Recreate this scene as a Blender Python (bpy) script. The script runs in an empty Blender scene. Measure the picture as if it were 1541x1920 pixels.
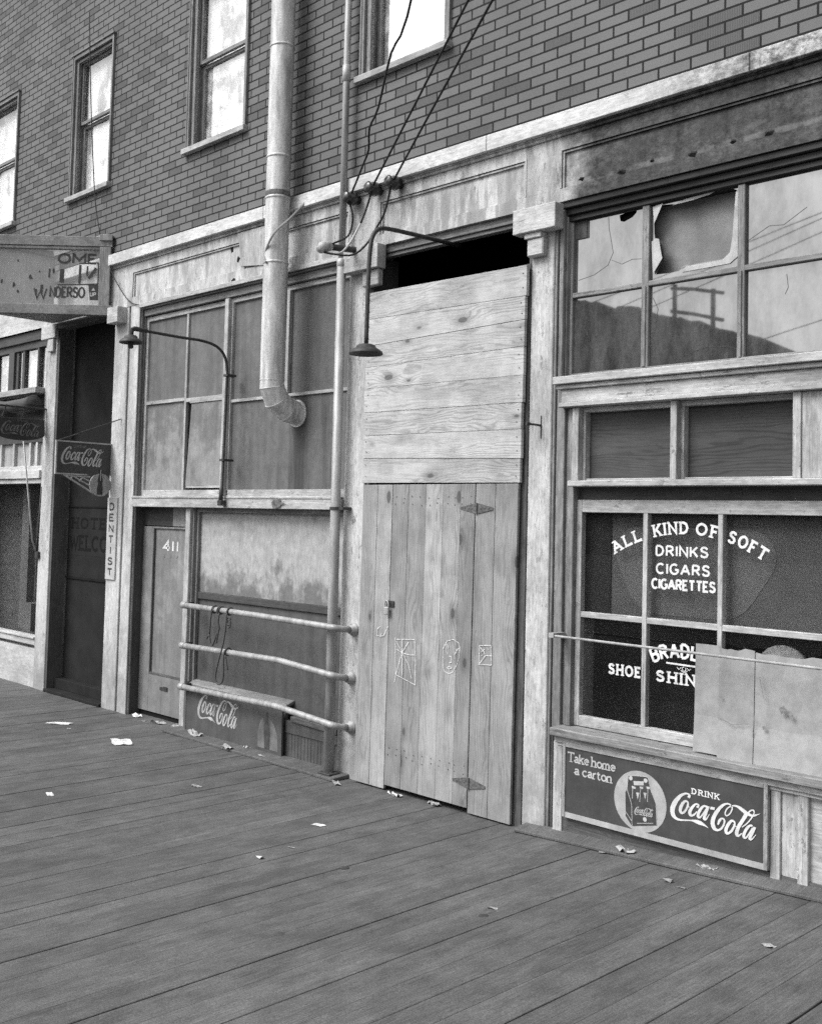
import bpy, math, random
from math import sin, cos, pi, radians
from mathutils import Vector
random.seed(11)
sc = bpy.context.scene
# ------------------------------------------------------------------ camera
cd = bpy.data.cameras.new("camera"); cam = bpy.data.objects.new("camera", cd); sc.collection.objects.link(cam)
from mathutils import Matrix
Rr = ((0.69101070, 0.72238314, 0.02582547), (-0.01747389, 0.05241079, -0.99847272), (-0.72263329, 0.68950406, 0.04883926))
cam.matrix_world = Matrix(((Rr[0][0], -Rr[1][0], -Rr[2][0], 0.0), (Rr[0][1], -Rr[1][1], -Rr[2][1], -5.9395),
                           (Rr[0][2], -Rr[1][2], -Rr[2][2], 2.1), (0, 0, 0, 1)))
cd.sensor_fit = 'HORIZONTAL'; cd.sensor_width = 36.0; cd.lens = 46.571
cd.shift_x = 0.04527; cd.shift_y = -0.05329; cd.clip_start = 0.05; cd.clip_end = 3000
sc.camera = cam
# ------------------------------------------------------------------ sky, sun, exposure
SUN_EL, SUN_AZ = radians(50), radians(205)          # azimuth clockwise from +Y
w = bpy.data.worlds.new("World"); sc.world = w; w.use_nodes = True
nt = w.node_tree; nt.nodes.clear()
sky = nt.nodes.new('ShaderNodeTexSky'); sky.sky_type = 'NISHITA'; sky.sun_disc = False
sky.sun_elevation = SUN_EL; sky.sun_rotation = SUN_AZ; sky.air_density = 1.0; sky.dust_density = 4.0
bwn = nt.nodes.new('ShaderNodeRGBToBW'); bg = nt.nodes.new('ShaderNodeBackground'); wo = nt.nodes.new('ShaderNodeOutputWorld')
nt.links.new(sky.outputs[0], bwn.inputs[0]); nt.links.new(bwn.outputs[0], bg.inputs[0]); nt.links.new(bg.outputs[0], wo.inputs[0])
bg.inputs[1].default_value = 0.125
sl = bpy.data.lights.new("sun", 'SUN'); sl.energy = 1.45; sl.angle = radians(30); sl.color = (1, 1, 1)
sun = bpy.data.objects.new("sun", sl); sc.collection.objects.link(sun)
sdir = Vector((sin(SUN_AZ) * cos(SUN_EL), cos(SUN_AZ) * cos(SUN_EL), sin(SUN_EL)))
sun.rotation_euler = sdir.to_track_quat('Z', 'Y').to_euler()
sc.view_settings.view_transform = 'Standard'; sc.view_settings.look = 'None'
sc.view_settings.exposure = 1.0; sc.view_settings.gamma = 1.0
sc.cycles.use_denoising = False; sc.cycles.max_bounces = 6; sc.cycles.transparent_max_bounces = 8

# ------------------------------------------------------------------ node helper
class NT:
    def __init__(s, name):
        s.m = bpy.data.materials.new(name); s.m.use_nodes = True; s.t = s.m.node_tree
        s.b = s.t.nodes['Principled BSDF']; s.out = s.t.nodes['Material Output']
    def n(s, k, **kw):
        x = s.t.nodes.new(k)
        for a, v in kw.items(): setattr(x, a, v)
        return x
    def put(s, sock, v):
        if v is None: return
        if isinstance(v, bpy.types.NodeSocket): s.t.links.new(v, sock)
        elif sock.type == 'RGBA': sock.default_value = (v, v, v, 1) if isinstance(v, (int, float)) else v
        elif sock.type == 'VECTOR' and isinstance(v, (int, float)): sock.default_value = (v, v, v)
        else: sock.default_value = v
    def pos(s): return s.n('ShaderNodeNewGeometry').outputs['Position']
    def rand(s): return s.n('ShaderNodeNewGeometry').outputs['Random Per Island']
    def attr(s, a): return s.n('ShaderNodeAttribute', attribute_name=a).outputs['Fac']
    def math(s, op, a, b=0.0, c=None, clamp=False):
        x = s.n('ShaderNodeMath', operation=op, use_clamp=clamp); s.put(x.inputs[0], a); s.put(x.inputs[1], b)
        if c is not None: s.put(x.inputs[2], c)
        return x.outputs[0]
    def vm(s, op, a, b):
        x = s.n('ShaderNodeVectorMath', operation=op); s.put(x.inputs[0], a); s.put(x.inputs[1], b); return x.outputs[0]
    def sep(s, v):
        x = s.n('ShaderNodeSeparateXYZ'); s.put(x.inputs[0], v); return x.outputs
    def comb(s, a, b, c):
        x = s.n('ShaderNodeCombineXYZ')
        for i, v in enumerate((a, b, c)): s.put(x.inputs[i], v)
        return x.outputs[0]
    def noise(s, v, scale=1.0, det=4, rough=.55, dist=0.0):
        x = s.n('ShaderNodeTexNoise'); s.put(x.inputs['Vector'], v); x.inputs['Scale'].default_value = scale
        x.inputs['Detail'].default_value = det; x.inputs['Roughness'].default_value = rough; x.inputs['Distortion'].default_value = dist
        return x.outputs['Fac']
    def ramp(s, f, lo, hi, a=0.0, b=1.0):
        x = s.n('ShaderNodeMapRange', interpolation_type='SMOOTHSTEP'); s.put(x.inputs[0], f)
        for i, v in enumerate((lo, hi, a, b)): s.put(x.inputs[i + 1], v)
        return x.outputs[0]
    def mix(s, f, a, b):
        x = s.n('ShaderNodeMix', data_type='FLOAT'); s.put(x.inputs[0], f); s.put(x.inputs[2], a); s.put(x.inputs[3], b)
        return x.outputs[0]
    def bump(s, h, strength=.3, dist=.002):
        x = s.n('ShaderNodeBump'); x.inputs['Strength'].default_value = strength; x.inputs['Distance'].default_value = dist
        s.put(x.inputs['Height'], h); s.t.links.new(x.outputs[0], s.b.inputs['Normal'])
    def done(s, col, rough=.7, metal=0.0, spec=.4):
        if isinstance(col, bpy.types.NodeSocket) and col.type != 'RGBA':
            c = s.n('ShaderNodeCombineColor')
            for i in range(3): s.put(c.inputs[i], col)
            col = c.outputs[0]
        s.put(s.b.inputs['Base Color'], col); s.put(s.b.inputs['Roughness'], rough)
        s.b.inputs['Metallic'].default_value = metal; s.b.inputs['Specular IOR Level'].default_value = spec
        return s.m
    def xyz(s, v, sx, sy, sz, loc=(0, 0, 0)):
        x = s.n('ShaderNodeMapping'); s.put(x.inputs[0], v); x.inputs['Scale'].default_value = (sx, sy, sz); x.inputs['Location'].default_value = loc
        return x.outputs[0]

def paint(name, base, worn=.25, peel=.5, streak=.35, seed=0, grime=.0, soot=None, crack=True, grain=.10, drips=0):
    """weathered oil paint on boards: drip streaks, peeled flecks, checks along the grain"""
    t = NT(name); p = t.vm('ADD', t.pos(), (seed, seed * .7, seed * .3))
    if grain > 0:     # boards lying flat carry their grain along x
        a_, b_, c_ = t.sep(p); mx = t.n('ShaderNodeMix', data_type='VECTOR'); t.put(mx.inputs[0], t.attr('lengthwise')); t.put(mx.inputs[4], p); t.put(mx.inputs[5], t.comb(c_, b_, a_)); p = mx.outputs[1]
    big = t.noise(p, 1.3, 5, .6)
    dr = t.noise(t.xyz(p, 9, 9, .9), 1.0, 5, .6)
    fine = t.noise(t.xyz(p, 60, 60, 14), 1.0, 3, .6)
    gr = t.noise(p, 180, 2, .7)
    v = t.mix(t.ramp(dr, .42, .68, 0, streak), base, base * .62)
    v = t.mix(t.ramp(big, .45, .75, 0, .5), v, base * .78)
    v = t.math('MULTIPLY', v, t.ramp(fine, .25, .75, .80, 1.12))
    v = t.math('MULTIPLY', v, t.ramp(t.noise(p, 17, 6, .75), .3, .7, .90, 1.06))
    v = t.math('MULTIPLY', v, t.ramp(t.noise(t.xyz(p, 110, 110, 3.5), 1.0, 3, .6), .3, .7, 1 - grain, 1 + grain * .5))
    v = t.math('MULTIPLY', v, t.ramp(gr, .25, .75, .9, 1.08))
    fl = t.noise(t.xyz(p, 26, 26, 9), 1.0, 6, .72)
    m = t.math('MULTIPLY', t.ramp(fl, .57, .63), t.ramp(t.noise(p, 2.1, 3), .38, .6))
    m = t.math('MULTIPLY', m, peel)
    dt = t.noise(t.xyz(p, 3.5, 3.5, 1.6), 1.0, 7, .72)
    v = t.math('MULTIPLY', v, t.ramp(dt, .36, .62, .72, 1.08))
    sp_ = t.noise(t.xyz(p, 75, 75, 40), 1.0, 2, .5)
    v = t.mix(t.ramp(sp_, .68, .72, 0, .55), v, worn * .6)
    v = t.mix(m, v, worn)
    if drips:
        q = t.noise(t.xyz(t.pos(), 11, 11, 1.1), 1.0, 3, .45); q2 = t.noise(t.xyz(t.pos(), 1.1, 1.1, 1.5, (4, 0, 0)), 1.0, 3, .5)
        v = t.mix(t.math('MULTIPLY', t.ramp(q, .48, .54, 0, drips), t.ramp(q2, .42, .6)), v, base * .42)
    if crack:
        ck = t.noise(t.xyz(p, 90, 90, 3.0), 1.0, 3, .6)
        v = t.mix(t.ramp(ck, .66, .72, 0, .6), v, worn * .5)
    if grime:
        z = t.sep(t.pos())[2]
        g = t.math('MULTIPLY', t.ramp(z, .1, 1.1, grime, 0), t.ramp(t.noise(p, 5, 5, .65), .35, .65, .3, 1))
        v = t.mix(g, v, base * .38)
    if soot:
        x, y, z = t.sep(t.pos())
        e = t.math('ADD', x, t.math('MULTIPLY', t.math('SUBTRACT', t.noise(p, 5, 5, .7), .5), .7))
        k = t.ramp(e, soot[0], soot[1])
        sp = t.noise(t.xyz(t.pos(), 20, 20, 26), 1.0, 6, .8)
        big2 = t.noise(t.xyz(p, 2.5, 2.5, 5), 1.0, 4, .6)
        burnt = t.math('MULTIPLY', t.ramp(sp, .34, .68, soot[2] * .3, soot[2] * 2.6), t.ramp(big2, .3, .7, .6, 1.6))
        v = t.mix(k, v, burnt)
        ash = t.math('MULTIPLY', t.math('MULTIPLY', t.ramp(t.math('ABSOLUTE', t.math('SUBTRACT', z, t.math('ADD', 4.452, t.math('MULTIPLY', sp, .03)))), .008, .026, 1, 0), t.ramp(t.noise(t.xyz(t.pos(), 7, 7, 7), 1.0, 4, .7), .42, .6)), k); v = t.mix(t.math('MULTIPLY', ash, .6), v, .16)
        m = t.math('ADD', m, t.math('MULTIPLY', k, t.math('MULTIPLY', sp, 3.0)))
    t.bump(t.math('SUBTRACT', t.math('MULTIPLY', fine, .5), m), .5, .002)
    return t.done(v, t.ramp(dr, .3, .7, .55, .8))

def wood(name, axis, base, ring=.28, kn=True, seed=0):
    """sawn boards: every board (island) gets its own grain offset; the face attribute 'tone' scales it"""
    t = NT(name); r = t.rand()
    x, y, z = t.sep(t.pos())
    a, c = (x, z) if axis == 'X' else ((z, x) if axis == 'Z' else (y, x))
    a = t.math('ADD', a, t.math('MULTIPLY', r, 41.0)); c = t.math('ADD', c, t.math('MULTIPLY', r, 17.3))
    P = t.comb(a, c, seed)
    n1 = t.noise(t.xyz(P, .9, 5.5, 1), 1.0, 3, .5)
    ph = t.math('ADD', t.math('MULTIPLY', c, 230.0), t.math('MULTIPLY', n1, 62.0))
    kfac = None
    if kn:
        vo = t.n('ShaderNodeTexVoronoi'); t.put(vo.inputs['Vector'], t.xyz(P, 2.4, 5.2, 1)); vo.inputs['Scale'].default_value = 1.0
        d = t.math('DIVIDE', vo.outputs['Distance'], t.math('ADD', t.math('MULTIPLY', t.sep(vo.outputs['Color'])[0], .9), .35))
        ph = t.math('ADD', ph, t.math('DIVIDE', 7.0, t.math('ADD', d, .22)))
        kfac = t.ramp(d, .095, .135, 1, 0); halo = t.ramp(d, .11, .36, .30, 0)
    rg = t.math('SINE', ph)
    rg = t.math('MULTIPLY', t.ramp(rg, -.2, 1.0), t.ramp(t.noise(t.xyz(P, .7, 6, 1, (5, 3, 0)), 1.0, 3), .35, .65, .15, 1))
    fib = t.noise(t.xyz(P, 6, 220, 1), 1.0, 3, .6)
    bl = t.noise(t.xyz(P, .8, 5, 1, (9, 0, 0)), 1.0, 4, .6)
    v = t.math('MULTIPLY', base, t.attr('tone'))
    v = t.math('MULTIPLY', v, t.ramp(rg, 0, 1, 1.0, 1 - ring))
    v = t.math('MULTIPLY', v, t.ramp(fib, .25, .75, .78, 1.18))
    v = t.math('MULTIPLY', v, t.ramp(bl, .3, .7, .82, 1.12))
    if kn:
        v = t.math('MULTIPLY', v, t.math('SUBTRACT', 1.0, halo)); v = t.mix(t.math('MULTIPLY', kfac, .85), v, base * .2)
    v = t.math('MULTIPLY', v, t.ramp(t.noise(t.xyz(t.pos(), 3, 3, 3), 1.0, 7, .72), .34, .62, .80, 1.06))
    ch = t.noise(t.xyz(P, 1.6, 160, 1), 1.0, 3, .6); v = t.mix(t.ramp(ch, .68, .72, 0, .6), v, base * .2)
    sp = t.noise(t.xyz(P, 50, 70, 1), 1.0, 2, .5)
    v = t.mix(t.ramp(sp, .72, .76, 0, .6), v, base * .25)
    t.bump(t.math('SUBTRACT', fib, t.math('MULTIPLY', rg, .5)), .35, .0015)
    return t.done(v, .72)

def flat(name, base, var=.15, sc_=6, rough=.7, metal=0, spec=.4, streak=False, bump=.15, fine=220):
    t = NT(name); p = t.pos()
    q = t.xyz(p, 1, 1, .18) if streak else p
    v = t.math('MULTIPLY', base, t.ramp(t.noise(q, sc_, 5, .6), .3, .7, 1 - var, 1 + var))
    g = t.noise(p, fine, 2, .6)
    v = t.math('MULTIPLY', v, t.ramp(g, .25, .75, 1 - var * .6, 1 + var * .6))
    if bump: t.bump(g, bump, .001)
    return t.done(v, rough, metal, spec)

def panel_mat(name, base, light, lo, hi, seed=0, streak=.4, zgrad=None, sc_=1.0, drip=None):
    """painted-over plywood / glass with blotches of paler scale"""
    t = NT(name); p = t.vm('ADD', t.pos(), (seed, 0, seed * .37)); tn = t.attr('tone')
    b = t.noise(t.xyz(p, 2.2 * sc_, 2.2 * sc_, 1.7 * sc_), 1.0, 7, .68)
    if zgrad:
        b = t.math('ADD', b, t.ramp(t.sep(t.pos())[2], zgrad[0], zgrad[1], zgrad[2], zgrad[3]))
    f = t.noise(t.xyz(p, 40, 40, 12), 1.0, 4, .65)
    v = t.mix(t.math('MULTIPLY', t.ramp(b, lo, hi), t.ramp(f, .2, .7, .6, 1)), base, light)
    v = t.math('MULTIPLY', v, t.ramp(t.noise(p, 9, 6, .75), .3, .7, .82, 1.14))
    v = t.math('MULTIPLY', v, tn)
    if drip:      # the stain that ran down from the pipe collar
        x, y, z = t.sep(t.pos())
        e = t.math('ADD', t.math('ABSOLUTE', t.math('SUBTRACT', x, drip[0])), t.math('MULTIPLY', t.math('SUBTRACT', t.noise(t.xyz(p, 14, 14, 1.2), 1.0, 4, .6), .5), .28))
        v = t.math('MULTIPLY', v, t.ramp(e, .02, drip[1], .45, 1.0))
    d = t.noise(t.xyz(p, 12, 12, .8), 1.0, 4, .6)
    v = t.math('MULTIPLY', v, t.ramp(d, .35, .75, 1 + streak * .2, 1 - streak * .5))
    g = t.noise(p, 200, 2, .6)
    v = t.math('MULTIPLY', v, t.ramp(g, .25, .75, .9, 1.1)); t.bump(f, .15, .001)
    return t.done(v, .6, 0, .35)

def glass(name, refl, back=None, rough=.02, wav=.0, haze=0):
    """old window glass: a mirror share over clear (or dirty) glass"""
    t = NT(name); p = t.pos()
    gl = t.n('ShaderNodeBsdfGlossy'); gl.inputs['Roughness'].default_value = rough; gl.inputs['Color'].default_value = (1, 1, 1, 1)
    if wav:
        bp = t.n('ShaderNodeBump'); bp.inputs['Strength'].default_value = wav; bp.inputs['Distance'].default_value = .01
        t.put(bp.inputs['Height'], t.noise(p, 3.0, 2, .4)); t.t.links.new(bp.outputs[0], gl.inputs['Normal'])
    if back is None:
        lo = t.n('ShaderNodeBsdfTransparent')
        if haze:
            df0 = t.n('ShaderNodeBsdfDiffuse'); t.put(df0.inputs['Color'], .5); m0 = t.n('ShaderNodeMixShader'); m0.inputs[0].default_value = haze
            t.t.links.new(lo.outputs[0], m0.inputs[1]); t.t.links.new(df0.outputs[0], m0.inputs[2]); lo = m0
    else:
        lo = t.n('ShaderNodeBsdfDiffuse')
        v = t.math('MULTIPLY', back, t.ramp(t.noise(t.xyz(p, 5, 5, 1.6), 1.0, 7, .72), .36, .68, .7, 2.0))
        v = t.math('MULTIPLY', v, t.ramp(t.noise(p, 60, 3, .6), .3, .7, .88, 1.1))
        c = t.n('ShaderNodeCombineColor')
        for i in range(3): t.put(c.inputs[i], v)
        t.t.links.new(c.outputs[0], lo.inputs['Color'])
    mx = t.n('ShaderNodeMixShader')
    t.put(mx.inputs[0], t.math('MULTIPLY', refl, t.ramp(t.noise(t.xyz(p, 3, 3, 1.5, (3, 1, 2)), 1.0, 7, .72), .35, .68, 1.08, .68)))
    t.t.links.new(lo.outputs[0], mx.inputs[1]); t.t.links.new(gl.outputs[0], mx.inputs[2]); t.t.links.new(mx.outputs[0], t.out.inputs[0])
    return t.m

def brick_mat():
    t = NT('asphalt brick siding'); x, y, z = t.sep(t.pos())
    v = t.comb(t.math('ADD', x, 4.809), t.math('SUBTRACT', z, 4.9175), 0)
    b = t.n('ShaderNodeTexBrick'); t.put(b.inputs['Vector'], v)
    b.inputs['Scale'].default_value = 1.0; b.inputs['Brick Width'].default_value = .231; b.inputs['Row Height'].default_value = .0775
    b.inputs['Mortar Size'].default_value = .0075; b.inputs['Mortar Smooth'].default_value = .1; b.inputs['Bias'].default_value = 0.0
    b.inputs['Color1'].default_value = (0, 0, 0, 1); b.inputs['Color2'].default_value = (1, 1, 1, 1); b.inputs['Mortar'].default_value = (0, 0, 0, 1)
    r = t.sep(b.outputs['Color'])[0]; mo = b.outputs['Fac']
    dark = t.ramp(r, .80, .83)                                  # about a quarter of the bricks are the dark scored kind
    g = t.noise(t.pos(), 320, 2, .7)
    big = t.noise(t.xyz(t.pos(), 1, 1, .5), .9, 5, .6)
    sw = t.math('SINE', t.math('MULTIPLY', x, 560.0))
    c = t.mix(dark, t.mix(r, .134, .148), t.math('MULTIPLY', .094, t.math('ADD', 1.0, t.math('MULTIPLY', sw, .28))))
    c = t.math('MULTIPLY', c, t.ramp(g, .2, .8, .62, 1.38))
    c = t.math('MULTIPLY', c, t.ramp(big, .3, .7, .84, 1.1))
    c = t.mix(mo, c, .012)
    t.bump(t.math('SUBTRACT', t.math('MULTIPLY', g, .3), mo), .5, .003)
    return t.done(c, .85, 0, .25)

def floor_mat():
    t = NT('worn boardwalk planks'); r = t.rand(); p = t.pos(); x, y, z = t.sep(p)
    q = t.comb(t.math('ADD', x, t.math('MULTIPLY', r, 9.0)), t.math('ADD', y, t.math('MULTIPLY', r, 31.0)), 0)
    fib = t.noise(t.xyz(q, 130, 5, 1), 1.0, 4, .6)
    st = t.noise(t.xyz(q, 8, .8, 1), 1.0, 5, .65)
    bl = t.noise(p, .8, 5, .6)
    gr = t.noise(p, 140, 2, .7)
    v = t.math('MULTIPLY', .090, t.ramp(r, 0, 1, .92, 1.08))
    v = t.math('MULTIPLY', v, t.ramp(fib, .25, .75, .74, 1.22)); v = t.math('MULTIPLY', v, t.ramp(t.noise(t.xyz(p, 6, 3, 1), 1.0, 7, .75), .34, .64, .78, 1.14)); v = t.math('MULTIPLY', v, t.ramp(st, .3, .7, .88, 1.12))
    v = t.math('MULTIPLY', v, t.ramp(bl, .3, .7, .84, 1.14)); v = t.math('MULTIPLY', v, t.ramp(gr, .25, .75, .66, 1.36))
    sp = t.noise(t.xyz(p, 9, 9, 1), 1.0, 5, .7)
    v = t.mix(t.ramp(sp, .66, .72, 0, .55), v, .035)
    sp2 = t.noise(t.xyz(p, 14, 8, 1, (7, 7, 0)), 1.0, 5, .7)
    v = t.mix(t.ramp(sp2, .72, .78, 0, .5), v, .13)
    sp3 = t.noise(p, 55, 2, .5)
    v = t.mix(t.ramp(sp3, .70, .75, 0, .5), v, .15)
    ck = t.noise(t.xyz(q, 70, 1.3, 1), 1.0, 3, .6); v = t.mix(t.ramp(ck, .69, .73, 0, .7), v, .018)
    t.bump(t.math('ADD', fib, t.math('MULTIPLY', gr, .6)), .5, .003)
    return t.done(v, .8, 0, .3)

M = {}
M['brick'] = brick_mat(); M['floor'] = floor_mat()
M['white'] = paint('white pilaster paint', .56, .16, .75, .5, 1, .85, grain=.16)
M['bright'] = paint('white cornice paint', .66, .22, .6, .25, 4, soot=(-4.1, -2.9, .16))
M['frieze'] = paint('stained frieze paint', .52, .16, .8, .9, 9, soot=(-4.55, -4.15, .024), grain=0, drips=.8)
M['trimwhite'] = paint('chalky trim paint', .47, .13, .75, .5, 13, grain=.2)
M['trim'] = paint('grey weathered trim', .25, .08, .75, .5, 17, grain=.32)
M['darktrim'] = paint('dark trim and shaded gaps', .11, .04, .6, .5, 21, grain=.35)
M['char'] = paint('charred header', .022, .008, .8, .5, 23, grain=.3)
M['postwood'] = paint('doorway post paint', .115, .05, .6, .4, 27, .5, grain=.25)
M['brown'] = paint('dull brown paint and rail shadow', .075, .04, .5, .3, 29, grain=.2)
M['signwood'] = paint('bleached sign beam', .30, .09, .7, .5, 28, grain=.35)
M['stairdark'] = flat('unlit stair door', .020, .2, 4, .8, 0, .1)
M['stairletter'] = flat('faded stair lettering', .009, .2, 20, .8, 0, .1)
M['plank_x'] = wood('pale new planks', 'X', .445, .30)
M['plank_z'] = wood('weathered door planks', 'Z', .335, .26)
M['plywood'] = panel_mat('grey painted panel', .125, .21, .55, .8, 2)
M['plystain'] = panel_mat('grey panel with a drip stain', .105, .19, .55, .8, 2, .8, None, 1.0, (-7.29, .17))
M['frost'] = panel_mat('dirty frosted pane', .15, .27, .36, .56, 5, .3, (2.35, 3.2, .10, -.10), 2.0)
M['poster'] = panel_mat('mouldering pale board', .15, .38, .34, .52, 7, .15, (1.35, 1.8, -.15, .10), 1.5)
M['lower'] = panel_mat('dull lower panel', .082, .13, .62, .8, 8)
M['vene'] = wood('dark plywood veneer', 'X', .062, .45, False)
M['doorp'] = panel_mat('old grey door paint', .175, .28, .5, .75, 11, .4, (.1, 2.0, -.1, .08))
M['duct'] = flat('galvanised sheet', .50, .34, 14, .5, .12, .5, True, .15, 90)
M['pipe'] = flat('painted steel pipe', .30, .26, 16, .5, .15, .5, True, .15, 110)
M['iron'] = flat('dark iron', .045, .3, 30, .6, .2)
M['rust'] = flat('rusty strap', .12, .5, 40, .8, .1)
M['hinge'] = flat('grey hinge iron', .12, .4, 60, .6, .3)
M['discold'] = panel_mat('worn away sign disc', .15, .09, .45, .6, 54, .5)
M['letold'] = panel_mat('rubbed lettering', .38, .14, .53, .62, 55, .4, None, 2.0)
M['porc'] = flat('brown porcelain', .035, .2, 20, .25, 0, .6)
M['wire'] = flat('cloth covered wire', .018, .2, 30, .8)
M['wirepale'] = flat('bare pale wire', .4, .2, 30, .6)
M['rope'] = flat('dirty rope', .06, .4, 120, .95)
M['paper'] = flat('litter paper', .55, .3, 18, .85)
M['paperdull'] = flat('dirty litter paper', .26, .5, 16, .9)
M['card'] = panel_mat('worn cardboard', .27, .22, .58, .66, 31, .1)
M['smudge'] = flat('grease smudge', .19, .3, 60, .9)
M['seamdirt'] = flat('dirt packed in the seams', .022, .5, 5, .95, 0, .1)
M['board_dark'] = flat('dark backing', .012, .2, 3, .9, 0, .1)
M['inner'] = flat('grey inner board', .20, .3, 3, .8)
M['curtain'] = flat('dim cloth behind glass', .055, .15, 2, .9, 0, .1)
M['curtain2'] = flat('paler paper behind glass', .075, .15, 2, .9, 0, .1)
M['skywhite'] = panel_mat('white sheet for mirrored sky', .78, .30, .53, .60, 3, .5)  # added white sheet behind glass; bright sky reflection put into its colour
M['signdark'] = panel_mat('enamel sign ground', .050, .075, .5, .8, 41, .3)
M['signold'] = panel_mat('faded enamel ground', .075, .16, .62, .8, 43, .4, (.0, .42, -.1, .12))
M['signpale'] = panel_mat('chipped pale enamel', .36, .2, .5, .75, 44, .3)
M['signrim'] = paint('sign wood rim', .34, .10, .8, .5, 47)
M['letter'] = flat('white lettering paint', .66, .22, 22, .6)
M['letdim'] = panel_mat('worn white lettering', .42, .3, .5, .7, 51, .2)
M['letmid'] = panel_mat('chalky white lettering', .60, .42, .5, .7, 52, .2)
M['letdark'] = flat('faded dark lettering', .045, .3, 20, .8)
M['letgrey'] = flat('dull lettering', .17, .3, 20, .8)
M['chalk'] = flat('chalk line', .60, .4, 60, .95)
M['disc'] = panel_mat('sign disc', .34, .20, .5, .75, 53, .3)
M['frosted_sky'] = glass('bright upper glass', .30, None, .03, .05)
M['sooty'] = glass('sooty glass', .21, .05, .02, .006)
M['clear'] = glass('shop glass', .022, None, .01, 0, .004)
M['marq'] = glass('marquee glass', .04, None, .05, .05, .28)
M['street'] = flat('street asphalt', .05, .2, 2, .9)
M['hill'] = flat('wooded hill', .045, .5, .08, .95, 0, .1, False, 0, 2)
M['void'] = flat('unlit interior', .008, .1, 1, .95, 0, .05)
M['whitewood'] = paint('shop white paint', .56, .3, .4, .2, 61, .3)
M['graywall'] = flat('side wall render', .2, .2, 2, .9)

# ------------------------------------------------------------------ mesh builder
class MB:
    def __init__(s): s.v = []; s.f = []; s.t = []; s.hz = set()
    def quad(s, pts, tone=1.0):
        k = len(s.v); s.v += [tuple(p) for p in pts]; s.f.append(tuple(range(k, k + len(pts)))); s.t.append(tone); return s
    def box(s, x0, x1, y0, y1, z0, z1, tone=1.0, fn=None):
        if x0 > x1: x0, x1 = x1, x0
        if y0 > y1: y0, y1 = y1, y0
        if z0 > z1: z0, z1 = z1, z0
        k = len(s.v); P = [(x0, y0, z0), (x1, y0, z0), (x1, y1, z0), (x0, y1, z0), (x0, y0, z1), (x1, y0, z1), (x1, y1, z1), (x0, y1, z1)]
        if fn: P = [fn(*p) for p in P]
        if x1 - x0 > z1 - z0: s.hz.update(range(len(s.f), len(s.f) + 6))
        s.v += P
        for f in ((3, 2, 1, 0), (4, 5, 6, 7), (0, 1, 5, 4), (1, 2, 6, 5), (2, 3, 7, 6), (3, 0, 4, 7)):
            s.f.append(tuple(k + i for i in f)); s.t.append(tone)
        return s
    def prism(s, poly, fn, d, tone=1.0):
        """poly in 2D, fn(u, v, depth) -> point; extruded through depth d"""
        n = len(poly); k = len(s.v)
        s.v += [fn(u, v, 0) for u, v in poly] + [fn(u, v, d) for u, v in poly]
        s.f += [tuple(range(k, k + n)), tuple(range(k + 2 * n - 1, k + n - 1, -1))]; s.t += [tone] * 2
        for i in range(n):
            j = (i + 1) % n; s.f.append((k + j, k + i, k + n + i, k + n + j)); s.t.append(tone)
        return s
    def tube(s, pts, rad, seg=10, cap=True, tone=1.0, flat_=None):
        pts = [Vector(p) for p in pts]; n = len(pts); k = len(s.v)
        rad = rad if isinstance(rad, (list, tuple)) else [rad] * n
        T = []
        for i in range(n):
            a = pts[max(0, i - 1)]; b = pts[min(n - 1, i + 1)]; T.append((b - a).normalized())
        u = T[0].orthogonal().normalized()
        for i in range(n):
            u = (u - T[i] * u.dot(T[i])).normalized(); w_ = T[i].cross(u)
            for j in range(seg):
                a = 2 * pi * j / seg; s.v.append(tuple(pts[i] + (u * cos(a) + w_ * sin(a)) * rad[i]))
        for i in range(n - 1):
            for j in range(seg):
                j2 = (j + 1) % seg; s.f.append((k + i * seg + j, k + i * seg + j2, k + (i + 1) * seg + j2, k + (i + 1) * seg + j)); s.t.append(tone)
        if cap:
            s.f.append(tuple(k + j for j in range(seg - 1, -1, -1))); s.f.append(tuple(k + (n - 1) * seg + j for j in range(seg))); s.t += [tone] * 2
        return s
    def lathe(s, prof, c, axis='Z', seg=24, tone=1.0):
        n = len(prof); k = len(s.v)
        for r, h in prof:
            for j in range(seg):
                a = 2 * pi * j / seg; p = (r * cos(a), r * sin(a), h)
                if axis == 'Y': p = (p[0], p[2], p[1])
                if axis == 'X': p = (p[2], p[0], p[1])
                s.v.append((c[0] + p[0], c[1] + p[1], c[2] + p[2]))
        for i in range(n - 1):
            for j in range(seg):
                j2 = (j + 1) % seg; s.f.append((k + i * seg + j, k + i * seg + j2, k + (i + 1) * seg + j2, k + (i + 1) * seg + j)); s.t.append(tone)
        return s

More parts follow.
